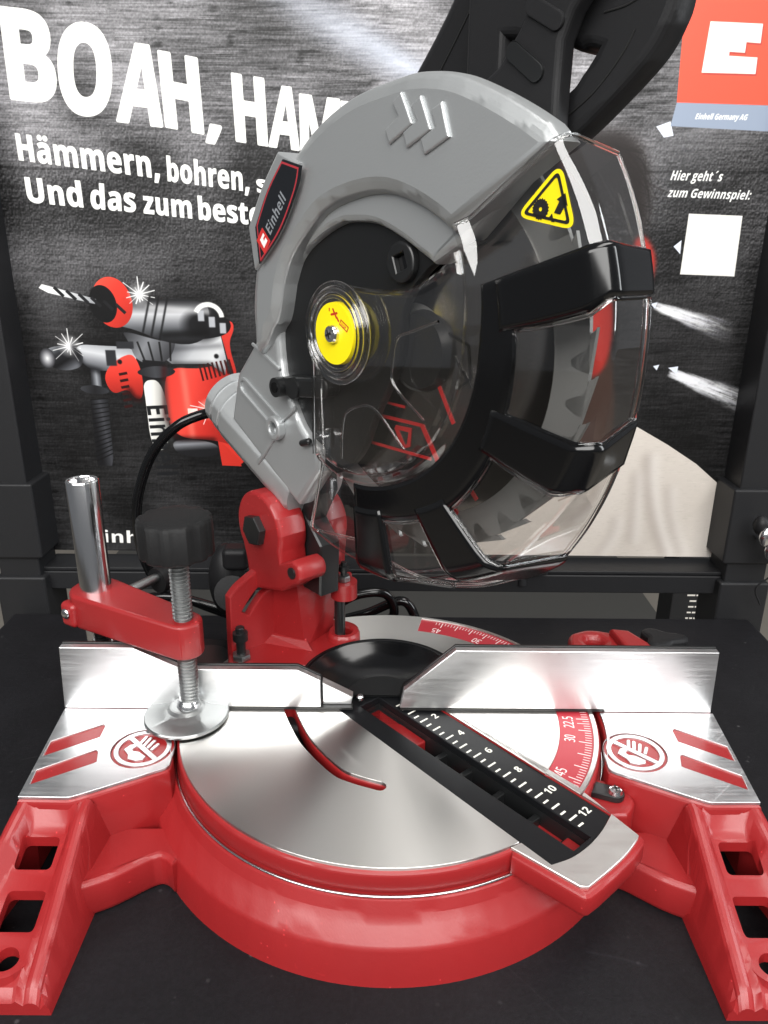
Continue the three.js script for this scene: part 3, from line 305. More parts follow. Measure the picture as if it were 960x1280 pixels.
// ---------------------------------------------------------------- mitre saw: base
const saw = thing('mitre_saw', 'red and grey mitre saw with clear blade guard, swivelled on its round table', 'mitre saw', [0, TB, 0]);
const outward = (g, flipN = true) => { g = plain(g); const p = g.attributes.position; let vol = 0; const a = new THREE.Vector3(), b = new THREE.Vector3(), c = new THREE.Vector3(); for (let i = 0; i < p.count; i += 3) { a.fromBufferAttribute(p, i); b.fromBufferAttribute(p, i + 1); c.fromBufferAttribute(p, i + 2); vol += a.dot(b.cross(c)); } if (vol < 0) { for (const k of ['position', 'normal', 'uv']) { const at = g.attributes[k], n = at.itemSize, r = at.array; for (let i = 0; i < at.count; i += 3) for (let q = 0; q < n; q++) { const t = r[(i + 1) * n + q]; r[(i + 1) * n + q] = r[(i + 2) * n + q]; r[(i + 2) * n + q] = t; } } } if (vol < 0) { const r = g.attributes.normal.array; if (flipN) for (let i = 0; i < r.length; i++) r[i] *= -1; } return g; };
const plateRuns = [[[-0.187, -0.03], [-0.1841, 0.0]], [[-0.1841, 0.0], [-0.1782, 0.0735]], [[-0.1782, 0.0735], [-0.1544, 0.0738]], [[-0.1544, 0.0738], [-0.1478, 0.0712], [-0.1134, 0.0522]], [[-0.1134, 0.0522], [-0.111, 0.049], [-0.1115, 0.0415]]];
{
  const arcIn = []; for (let i = 0; i <= 12; i++) { const a = lerp(159.6, 194.5, i / 12); arcIn.push([0.119 * Math.cos(rad(a)), 0.119 * Math.sin(rad(a))]); }
  const wing = path([...plateRuns, arcIn.map((p) => p), [[-0.118, -0.03], [-0.187, -0.03]]]);
  const wingPl = path([[[-0.1835, 0.0004], [-0.1775, 0.0727]], [[-0.1775, 0.0727], [-0.1546, 0.073]], [[-0.1546, 0.073], [-0.1478, 0.0703], [-0.114, 0.0515]], [[-0.114, 0.0515], [-0.1117, 0.0487], [-0.112, 0.0425]], arcIn.filter((p) => p[1] > 0.001).map((p) => [p[0] * 1.006, p[1] * 1.006]), [[-0.1195, 0.0004], [-0.1835, 0.0004]]]);
  const body = toCreasedNormals(plain(csg(outward(planX(shapeOf(plan(wing)), TB, -0.0012, 0.0022, 3)), [[SUBTRACTION, new THREE.BoxGeometry(0.026, 0.05, 0.07).translate(-0.1625, -0.045, 0.045)]])), 0.55);
  // foot: sloping channel with two square holes and a bolt hole
  const sec = []; for (let i = 0; i <= 22; i++) {
    const t = i / 22, z = lerp(0.0705, 0.1455, t), e = 0;
    const xo = -0.1786 - 0.19 * (z - 0.0735) + e, xi = -0.1432 - e * 0.7, yR = Math.min(-0.0022, lerp(-0.0018, -0.0368, Math.max(0, (z - 0.0735) / 0.0701))) - (t > 0.93 ? 0.0035 * ((t - 0.93) / 0.07) ** 2 : 0);
    const yF = Math.min(z < 0.08 ? lerp(-0.0035, -0.0142, (z - 0.0715) / 0.0085) : -0.0142 - 0.36 * (z - 0.08), 1), yf = Math.min(z > 0.1385 ? Math.max(yF, lerp(-0.037, yR - 0.0006, Math.min(1, (z - 0.1385) / 0.004))) : yF, yR - 0.0004), rr = 0.0036;
    const q = [[xo - 0.0045, TB], [xo - 0.0042, TB + 0.004], [xo - 0.0028, yR - 0.009]];
    for (let k = 0; k <= 6; k++) { const a = Math.PI - k / 6 * Math.PI * 0.82; q.push([xo + rr * 0.9 + rr * Math.cos(a), yR - rr + rr * Math.sin(a)]); }
    q.push([xo + 0.0092, yf + 0.0012], [xo + 0.0108, yf], [xi - 0.0108, yf], [xi - 0.0092, yf + 0.0012]);
    for (let k = 0; k <= 6; k++) { const a = Math.PI * 0.82 - k / 6 * Math.PI * 0.82; q.push([xi - rr * 0.9 + rr * Math.cos(a), yR - rr + rr * Math.sin(a)]); }
    q.push([xi + 0.0026, TB + 0.006], [xi + 0.0044, TB + 0.0035], [xi + 0.0046, TB]);
    sec.push(q.map((p) => new THREE.Vector3(p[0], Math.max(TB, p[1]), z)));
  }
  let foot = outward(loft(sec));
  const holeBox = (x0, x1, z0, z1) => extrude(shapeOf(((x, z, w, h, r) => { const o = []; for (const [cx, cz, a] of [[x + w - r, z + h - r, 0], [x + r, z + h - r, 90], [x + r, z + r, 180], [x + w - r, z + r, 270]]) for (let k = 0; k <= 4; k++) o.push([cx + r * Math.cos(rad(a + k * 22.5)), cz + r * Math.sin(rad(a + k * 22.5))]); return o; })(x0, -z1, x1 - x0, z1 - z0, 0.0022)), -0.06, 0.02, 0, 1, 0.5).rotateX(-Math.PI / 2);
  const padGeo = cyl(0.0098, 0.009, 0.006, 36).translate(-0.1605, -0.0358, 0.1325);
  const cav = outward(loft([[0.069, -0.0185], [0.077, -0.0185], [0.139, -0.0405]].map(([z, y]) => [[-0.1765 - 0.19 * (z - 0.0735), -0.07], [-0.1735 - 0.19 * (z - 0.0735), y], [-0.1485, y], [-0.1465, -0.07]].map((q) => new THREE.Vector3(q[0], q[1], z)))));
  foot = csg(foot, [[ADDITION, outward(padGeo)], [SUBTRACTION, cav], [SUBTRACTION, outward(holeBox(-0.1722, -0.1552, 0.0822, 0.0968))], [SUBTRACTION, outward(holeBox(-0.1705, -0.1532, 0.1058, 0.1222))], [SUBTRACTION, outward(new THREE.CylinderGeometry(0.0052, 0.0052, 0.1, 28).translate(-0.1605, -0.04, 0.133))]]);
  foot = toCreasedNormals(plain(foot), 0.62);
  const web = planX(shapeOf(plan(path([[[-0.15, 0.068], [-0.148, 0.1]], [[-0.1475, 0.1], [-0.1395, 0.0972], [-0.129, 0.0915], [-0.1145, 0.0805], [-0.109, 0.0795], [-0.1035, 0.084]], [[-0.1035, 0.084], [-0.09, 0.06]], [[-0.09, 0.06], [-0.15, 0.06]]]))), TB, -0.0285, 0.0025, 3);
  const gusset = outward(loft([[[-0.148, -0.046, 0.0955], [-0.144, -0.006, 0.074], [-0.143, -0.006, 0.068], [-0.148, -0.046, 0.068]], [[-0.1365, -0.046, 0.093], [-0.1405, -0.029, 0.089], [-0.1385, -0.029, 0.066], [-0.1365, -0.046, 0.066]]].map((s) => s.map((p) => V3(p)))));
  const pocketWall = planX(shapeOf(plan([[-0.1475, 0.0706], [-0.1135, 0.0519], [-0.1085, 0.056], [-0.1435, 0.0745]])), TB + 0.002, -0.004, 0.0015, 2);
  for (const s of [-1, 1]) {
    const T = s < 0 ? (g) => plain(g) : mirrorX;
    add(saw, 'base_wing', [T(body), T(web), T(gusset)], M.red);
    const ft = add(saw, 'foot', T(foot), M.red);
    // machined wing plate with two red stripes and a no-hands sign let in
    const hole = (pts) => pts.map((p) => [p[0], p[1]]);
    const stripes = [[[-0.1567, 0.0146], [-0.155, 0.0166], [-0.1546, 0.0262], [-0.156, 0.0272], [-0.1805, 0.0424], [-0.1815, 0.0302]], [[-0.153, 0.0368], [-0.1513, 0.0385], [-0.1492, 0.0465], [-0.1505, 0.0478], [-0.1778, 0.064], [-0.1792, 0.0535]]];
    const sg = [-0.129, 0.0352], rr = 0.0162;
    const plate = shapeOf(plan(wingPl), [plan(circle(sg[0], sg[1], rr, 48).map((p) => [p.x, p.y])), ...stripes.map((q) => plan(q.map((p) => [p[0] < -0.17 ? p[0] + 0.0022 : p[0], p[1]])))]);
    add(saw, 'wing_plate', planarUV(T(planX(plate, -0.0012, 0.0004, 0.00015, 1)), (v) => [v.x * 1.3 + 3, v.z * 0.7]), M.alu);
    for (const q of stripes) { const inset = plan(q.map((p) => [p[0] + 0.0003, p[1]])); add(saw, 'red_stripe', T(planX(shapeOf(inset), -0.0012, -0.0004, 0.0002, 1)), M.red); }
    // sign: red disc, raised white ring, hand and bar
    const signP = add(saw, 'no_hands_sign', T(cyl(rr - 0.0004, rr - 0.0004, 0.0006, 48).translate(sg[0], -0.0009, sg[1])), M.red);
    const at = (pts) => pts.map(([a, b]) => [s < 0 ? sg[0] + a : -sg[0] + a, sg[1] + b]);
    const flat = (pts, holes = []) => planX(shapeOf(plan(at(pts)), holes.map((h) => plan(at(h)))), -0.0009, 0.0004, 0.0001, 1);
    const cpt = (r, n = 40) => Array.from({ length: n }, (_, i) => [r * Math.cos(i / n * 6.2832), r * Math.sin(i / n * 6.2832)]);
    add(signP, 'sign_ring', flat(cpt(0.0146, 48), [cpt(0.0122, 48)]), M.alu);
    add(signP, 'sign_bar', flat([[-0.0099, -0.0078], [-0.0080, -0.0097], [0.0099, 0.0078], [0.0080, 0.0097]]), M.alu);
    const finger = (k) => capsule2([-0.0022 + k * 0.0024, -0.0042 + k * 0.0017], [-0.0008 + k * 0.0026, -0.0094 + k * 0.0016 + (k === 3 ? 0.0012 : 0) - (k === 1 ? 0.0006 : 0)], 0.00085, 5).map((q) => [q.x, q.y]);
    add(signP, 'sign_hand', [flat([[-0.0095, 0.0012], [-0.0072, -0.0026], [-0.0042, -0.0036], [-0.003, -0.0024], [-0.0052, 0.0006], [-0.0046, 0.0024], [-0.001, 0.0032], [0.0034, 0.0068], [0.0026, 0.0092], [-0.0012, 0.0102], [-0.0052, 0.0088], [-0.0062, 0.0052]]), ...[0, 1, 2, 3].map((k) => flat(finger(k)))], M.alu);
  }
  const ring = outward(lathe([[0.1, TB], [0.1322, TB], [0.1318, -0.044], [0.1302, -0.0305], [0.1293, -0.0278], [0.1276, -0.0258], [0.1245, -0.0222], [0.1215, -0.0186], [0.1206, -0.0168], [0.1203, -0.0148], [0.1196, -0.0135], [0.1175, -0.0128], [0.1, -0.0128], [0.1, TB]], 160));
  add(saw, 'base_ring', planarUV(ring, (v) => [v.x, v.z]), M.red);
  add(saw, 'wear_ring', outward(new THREE.TorusGeometry(0.1181, 0.0007, 6, 180).rotateX(Math.PI / 2).translate(0, -0.0124, 0)), M.steel, 'thin bare metal line worn into the red rim groove');
  // rear apron
  add(saw, 'base_apron', [box(0.235, 0.04, 0.05, 0, -0.028, -0.02, 0.004), box(0.09, 0.035, 0.07, -0.152, -0.024, -0.06, 0.004)], M.plastic);
  add(saw, 'plug_cap', cyl(0.016, 0.0155, 0.0025, 40).translate(-0.118, -0.0052, -0.064), M.satin);
  // red support casting behind the right fence, with a black star knob
  const lug = planX(shapeOf(plan(path([[[0.115, -0.03], [0.118, -0.075], [0.126, -0.086], [0.14, -0.088], [0.162, -0.078], [0.178, -0.06]], [[0.178, -0.06], [0.178, -0.03]]])), [plan(circle(0.1345, -0.072, 0.0055, 24).map((p) => [p.x, p.y]))]), -0.02, 0.006, 0.005, 4);
  add(saw, 'rear_casting', [lug, planX(shapeOf(plan([[0.146, -0.08], [0.158, -0.078], [0.172, -0.05], [0.15, -0.05]])), 0, 0.011, 0.003, 3)], M.red);
  const star = []; for (let i = 0; i < 48; i++) { const a = i / 48 * 6.2832, r = 0.0105 + 0.0028 * Math.cos(3 * a); star.push([0.176 + r * Math.cos(a) * 1.25, -0.066 + r * Math.sin(a)]); }
  add(saw, 'star_knob', planX(shapeOf(plan(star)), 0.004, 0.013, 0.003, 3), M.plastic);
  // pointer on the base at the 45 mark
  const pd = [0.1100, 0.0572], pdir = Math.atan2(0.0585 - 0.0539, 0.0113 + 0.0003);
  const pad = planX(shapeOf(plan(path([[[0.098, 0.066], [0.104, 0.043]], [[0.104, 0.043], [0.114, 0.046], [0.121, 0.054], [0.122, 0.062], [0.116, 0.07]], [[0.116, 0.07], [0.098, 0.072]]]))), TB + 0.002, -0.0095, 0.0025, 3);
  add(saw, 'pointer_pad', pad, M.red);
  const ptr = add(saw, 'angle_pointer', planX(shapeOf(plan(capsule2([0.1018, 0.0538], [0.1128, 0.0583], 0.0047))), -0.0095, -0.0062, 0.0008, 2), M.satin);
  add(ptr, 'pointer_tab', box(0.0035, 0.004, 0.005, 0.1012, -0.0048, 0.0535, 0.0008), M.gloss);
  const scr = add(ptr, 'screw', outward(lathe([[0, -0.0038], [0.0016, -0.0039], [0.003, -0.0046], [0.0037, -0.0062], [0, -0.0064]], 28)).translate(0.1128, 0, 0.0583), M.chrome);
  add(scr, 'screw_slot', [box(0.004, 0.0006, 0.0008, 0.1128, -0.00385, 0.0583), box(0.0008, 0.0006, 0.004, 0.1128, -0.00385, 0.0583)].map((g) => g), M.ink);
}

// ---------------------------------------------------------------- mitre saw: round table
{
  const outline = (r, d) => { const o = []; for (let i = 0; i <= 100; i++) { const a = rad(lerp(13.8, 346.2, i / 100)); o.push(uw(r * Math.cos(a), r * Math.sin(a))); } const e = [[0.1112, -0.0278], [0.1442, -0.0228], [0.1462, -0.0218], [0.1472, -0.02], [0.149, -0.009], [0.1494, 0.002], [0.1494, 0.014], [0.149, 0.0205], [0.148, 0.0222], [0.1462, 0.023], [0.1148, 0.0279]]; for (const [u, w] of e) o.push(uw(u + (u > 0.13 ? d : 0), w + Math.sign(w) * d)); return o; };
  const bodyHole = [[-0.025, 0.0132], [0.1332, 0.0118], [0.1332, -0.0102], [-0.025, -0.0098]].map((p) => uw(...p));
  const slotPts0 = roundRibbon(new THREE.SplineCurve(D.slotc.map((p) => new THREE.Vector2(...uw(...p)))).getPoints(30), 0.0031).map((p) => [p.x, p.y]);
  const T = planX(shapeOf(plan(outline(0.1167, 0.0016)), [plan(bodyHole), plan(slotPts0)]), -0.0126, -0.0008, 0.0022, 4);
  const table = add(saw, 'round_table', T, M.red);
  // machined top: turned disc + straight extension
  const insertPts = path([[[-0.03, 0.021], [0.1305, 0.0222]], [[0.1305, 0.0222], [0.1338, 0.012], [0.1345, 0.0], [0.133, -0.012], [0.1297, -0.0246]], [[0.1297, -0.0246], [-0.03, -0.0242]]]);
  const insXZ = insertPts.map((p) => uw(p.x, p.y));
  const slotPts = new THREE.SplineCurve(D.slotc.map((p) => new THREE.Vector2(...uw(...p)))).getPoints(30);
  const slotShape = roundRibbon(slotPts, 0.0031);
  const scaleSector = (r0, r1, a0, a1) => { const o = []; for (let i = 0; i <= 40; i++) { const a = rad(lerp(a0, a1, i / 40)); o.push([r1 * Math.cos(a), r1 * Math.sin(a)]); } for (let i = 40; i >= 0; i--) { const a = rad(lerp(a0, a1, i / 40)); o.push([r0 * Math.cos(a), r0 * Math.sin(a)]); } return o; };
  const tess = (g, mx) => { const q = plain(g), P = q.attributes.position.array, Nn = q.attributes.normal.array, op = [], on = []; const go = (v, n, d) => { const L = [0, 1, 2].map((k) => Math.hypot(v[k][0] - v[(k + 1) % 3][0], v[k][1] - v[(k + 1) % 3][1], v[k][2] - v[(k + 1) % 3][2])), m = L.indexOf(Math.max(...L)); if (L[m] < mx || d > 14) { for (let k = 0; k < 3; k++) { op.push(...v[k]); on.push(...n[k]); } return; } const a = m, b = (m + 1) % 3, c = (m + 2) % 3, h = (x) => x[a].map((t, i) => (t + x[b][i]) / 2), hv = h(v), hn = h(n); go([v[a], hv, v[c]], [n[a], hn, n[c]], d + 1); go([hv, v[b], v[c]], [hn, n[b], n[c]], d + 1); }; for (let i = 0; i < P.length; i += 9) go([0, 3, 6].map((k) => [P[i + k], P[i + k + 1], P[i + k + 2]]), [0, 3, 6].map((k) => [Nn[i + k], Nn[i + k + 1], Nn[i + k + 2]]), 0); const r = new THREE.BufferGeometry(); r.setAttribute('position', new THREE.Float32BufferAttribute(op, 3)); r.setAttribute('normal', new THREE.Float32BufferAttribute(on, 3)); return r; };
  const polarUV = (g) => { const p = g.attributes.position, uv = []; for (let i = 0; i < p.count; i += 3) { const A = [0, 1, 2].map((k) => Math.atan2(p.getZ(i + k), p.getX(i + k))); for (let k = 1; k < 3; k++) { if (A[k] - A[0] > Math.PI) A[k] -= 2 * Math.PI; if (A[k] - A[0] < -Math.PI) A[k] += 2 * Math.PI; } for (let k = 0; k < 3; k++) uv.push(A[k] * 0.08, Math.hypot(p.getX(i + k), p.getZ(i + k))); } g.setAttribute('uv', new THREE.Float32BufferAttribute(uv, 2)); return g; };
  const cut = (pts) => outward(planX(shapeOf(plan(pts)), -0.03, 0.02, 0, 1));
  const discOut = []; for (let i = 0; i <= 180; i++) { const a = rad(lerp(11.5, 346.9, i / 180)); discOut.push(uw(0.1152 * Math.cos(a), 0.1152 * Math.sin(a))); }
  const I = insertPts.filter((p) => p.x < 0.1125 && p.y > 0), J = insertPts.filter((p) => p.x < 0.1125 && p.y < 0);
  discOut.push(...[[0.1122, -0.0244], [-0.03, -0.0242], [-0.03, 0.021], [0.1128, 0.0222]].map((p) => uw(...p)));
  const top = polarUV(tess(planX(shapeOf(plan(discOut), [plan(slotShape.map((p) => [p.x, p.y])), plan(scaleSector(0.0948, 0.1128, -78, 34.3))]), -0.0012, 0.0006, 0.00015, 1), 0.006));
  add(table, 'table_plate', top, M.disc);
  const extP = path([[[0.1125, -0.0272], [0.1440, -0.0222]], [[0.1440, -0.0222], [0.146, -0.0205], [0.148, -0.008], [0.1483, 0.006], [0.1478, 0.02]], [[0.1478, 0.02], [0.1455, 0.0224]], [[0.1455, 0.0224], [0.1125, 0.0275]], Array.from({ length: 9 }, (_, i) => { const a = rad(lerp(13.7, -13.6, i / 8)); return [0.1157 * Math.cos(a), 0.1157 * Math.sin(a)]; })]);
  let ext = csg(outward(planX(shapeOf(plan(extP.map((p) => uw(p.x, p.y)))), -0.0012, 0.0006, 0.0003, 1)), [[SUBTRACTION, cut(insXZ)]]);
  add(table, 'plate_extension', planarUV(plain(ext), (v) => [v.x, v.z]), M.alu2);
  // printed mitre scale
  const st = canvasTex(1024, 1536, (x) => {
    const sc = 1024 / 0.13, X = (a, r) => [(r * Math.cos(a)) * sc, (r * Math.sin(a) + 0.12) * sc * 1];
    x.fillStyle = '#a62f39'; x.fillRect(0, 0, 1024, 1536); x.strokeStyle = '#eee6e4'; x.fillStyle = '#eee6e4';
    const ang = (m) => rad(31.2 - (45 - m) * 1.125);
    for (let m = -47; m <= 47; m++) { const L = m % 15 === 0 || Math.abs(m) === 22 ? 0.0068 : m % 5 === 0 ? 0.0068 : 0.0035; x.lineWidth = m % 5 ? 3.4 : 4.4; x.beginPath(); x.moveTo(...X(ang(m), 0.1118)); x.lineTo(...X(ang(m), 0.1118 - L)); x.stroke(); }
    for (const [m, t] of [[45, '45'], [30, '30'], [22.5, '22.5'], [15, '15'], [0, '0'], [-15, '15'], [-22.5, '22.5'], [-30, '30'], [-45, '45']]) { x.save(); x.translate(...X(ang(m) - rad(1.0), 0.1002)); x.rotate(ang(m) - Math.PI / 2); x.font = '62px sans-serif'; x.textAlign = 'center'; x.textBaseline = 'middle'; x.scale(0.72, 1); x.fillText(t, 0, 0); x.restore(); }
  });
  const sg = planarUV(planX(shapeOf(plan(scaleSector(0.0946, 0.113, -78.2, 34.6))), -0.0009, -0.0003, 0, 1), (v) => [v.x / 0.13, 1 - (v.z + 0.12) / (0.13 * 1.5)]);
  add(table, 'mitre_scale', sg, std({ map: st, roughness: 0.4 }), 'red angle scale with white ticks and numbers');
  // black insert with centimetre ruler around the kerf
  const it = canvasTex(1600, 512, (x) => {
    const s = 1600 / 0.17, P = (u, w) => [(u + 0.033) * s, (w + 0.0272) * s];
    x.fillStyle = '#131416'; x.fillRect(0, 0, 1600, 512); for (let i = 0; i < 900; i++) { x.fillStyle = `rgba(${90 + rnd() * 60},${90 + rnd() * 60},${95 + rnd() * 60},${0.05 * rnd()})`; x.fillRect(rnd() * 1600, rnd() * 512, 2 + rnd() * 40, 1.5); }
    x.fillStyle = '#e6e4da';
    for (let k = 0; k <= 25; k++) { const u = 0.0189 + (k * 0.5 - 2) * 0.01, L = k % 2 ? 0.0036 : 0.0056, [a, b] = P(u - 0.0005, -0.0066 - L); x.fillRect(a, b, 0.0011 * s, L * s); }
    for (const c of [2, 4, 6, 8, 10, 12]) { const [a, b] = P(0.0189 + (c - 2) * 0.01 + 0.0012, -0.0168); x.save(); x.translate(a, b); x.font = 'bold 58px sans-serif'; x.textAlign = 'center'; x.textBaseline = 'middle'; x.rotate(Math.PI); x.rotate(-Math.PI / 2 * 0 ); x.rotate(Math.PI); x.rotate(-0.5 * Math.PI * 0); x.rotate(-Math.PI / 2); x.scale(1, 0.95); x.fillText(String(c), 0, 0); x.restore(); }
  });
  const insIn = path([[[-0.0295, 0.0206], [0.1302, 0.0218]], [[0.1302, 0.0218], [0.1334, 0.012], [0.1341, 0.0], [0.1326, -0.012], [0.1294, -0.0236]], [[0.1294, -0.0236], [-0.0295, -0.0232]]]);
  const kerfP = [[-0.0145, 0.0088], [0.1312, 0.0072], [0.1314, -0.0056], [-0.0145, -0.005]];
  const ins = planX(shapeOf(plan(insIn.map((p) => uw(p.x, p.y))), [plan(kerfP.map((p) => uw(...p)))]), -0.0045, -0.0003, 0.0004, 1);
  planarUV(ins, (v) => { const u = v.x * mc + v.z * ms, w = -v.x * ms + v.z * mc; return [(u + 0.033) / 0.17, 1 - (w + 0.0272) / 0.0544]; });
  const insM = add(table, 'kerf_insert', ins, std({ map: it, roughness: 0.42, specularIntensity: 0.5 }), 'black insert with a white centimetre ruler');
  add(insM, 'red_margin', planX(shapeOf(plan([[0.02, -0.0237], [0.1295, -0.0243], [0.1296, -0.0237], [0.02, -0.0231]].map((p) => uw(...p)))), -0.003, -0.0001, 0, 1), M.red);
  add(insM, 'kerf_skirt', planX(shapeOf(plan([[-0.0185, 0.0125], [0.1328, 0.0112], [0.1328, -0.0096], [-0.0185, -0.0092]].map((p) => uw(...p))), [plan(kerfP.map((p) => uw(...p)))]), -0.0225, -0.0047, 0, 1), M.satin);
  const H2 = (g) => g.applyMatrix4(MH);
  add(table, 'kerf_tray', H2(box(0.16, 0.002, 0.016, 0.058, -0.024, 0.001)), M.plastic);
  add(table, 'kerf_block', H2(box(0.04, 0.013, 0.0135, 0.0055, -0.0145, 0.0016, 0.0012)), M.red);
  add(table, 'kerf_block', H2(box(0.0118, 0.016, 0.0128, 0.1255, -0.0165, 0.0008, 0.001)), M.red);
  for (const u of [0.04, 0.058, 0.08, 0.102]) add(table, 'kerf_rib', H2(box(0.0035, 0.016, 0.0135, u, -0.016, 0.0012, 0.0006)), M.satin);
  for (const u of [0.043, 0.057]) add(table, 'kerf_floor', H2(box(0.009, 0.003, 0.012, u, -0.0215, 0.001)), M.red);
  add(table, 'kerf_screw', H2(new THREE.SphereGeometry(0.003, 16, 10).scale(1, 0.5, 1).translate(0.014, -0.0078, 0.005)), M.steel);
  // black dished collar round the back end of the kerf
  const cc = [-0.004, -0.012], cprof = [[0.0195, 0.0006], [0.0208, 0.0016], [0.024, 0.0024], [0.030, 0.0042], [0.037, 0.0072], [0.0432, 0.0108], [0.0458, 0.0124], [0.0474, 0.0126], [0.0484, 0.0116], [0.0486, 0.001]];
  const col = new THREE.LatheGeometry(new THREE.SplineCurve(cprof.map((p) => new THREE.Vector2(...p))).getPoints(50), 96, rad(100), rad(164)).translate(cc[0], 0, cc[1]);
  const collar = add(table, 'kerf_collar', col, M.gloss);
  add(collar, 'collar_floor', new THREE.CylinderGeometry(0.0205, 0.0205, 0.0012, 40, 1, false, Math.PI / 2, Math.PI).translate(cc[0], 0.0013, cc[1] - 0.001), M.satin);
  add(collar, 'screw', outward(lathe([[0, 0.0048], [0.0014, 0.0046], [0.0022, 0.0036], [0.0022, 0.002], [0, 0.002]], 20)).translate(-0.0165, 0, -0.009), M.steel);
}

// ---------------------------------------------------------------- mitre saw: fences
{
  const L = [[-0.1818, 0.0393], [-0.1415, 0.0393], [-0.1149, 0.0262], [-0.0512, 0.0262], [-0.0385, 0.0196], [-0.0385, 0.0022], [-0.1195, 0.0022], [-0.1195, 0.0005], [-0.1838, 0.0005]];
  const Rr = [[0.0063, 0.0022], [0.0084, 0.0133], [0.0366, 0.0392], [0.1814, 0.0392], [0.1824, 0.0005], [0.122, 0.0005], [0.122, 0.0022]];
  for (const [pts, up] of [[L, 1], [Rr, 1]]) {
    const f = add(saw, 'fence', planarUV(extrude(shapeOf(pts), -0.0045, 0, 0.0003, 1), (v) => [v.x * 0.6 + v.y * 0.3, v.y * 2.2]), M.aluFence);
    add(f, 'fence_backing', extrude(shapeOf(pts.map(([x, y]) => [x, y > 0.003 ? y + 0.0007 : y])), -0.0066, -0.0047, 0.0003, 1), M.satin);
    add(f, 'fence_web', extrude(shapeOf(pts.map(([x, y]) => [x, y > 0.003 ? y * 0.72 : y])), -0.016, -0.0068, 0.001, 2), M.satin);
  }
  for (const [x0, x1] of [[-0.1185, -0.0205], [0.0066, 0.1215]]) add(saw, 'gap_strip', box(x1 - x0, 0.0014, 0.005, (x0 + x1) / 2, 0.0014, -0.0024), M.ink);
  const f2 = add(saw, 'fence_return', extrude(shapeOf([[-0.0375, 0.0165], [-0.0205, 0.0072], [-0.0215, 0.0022], [-0.0375, 0.0022]]), -0.009, -0.003, 0.0005, 2), M.aluFence);
}

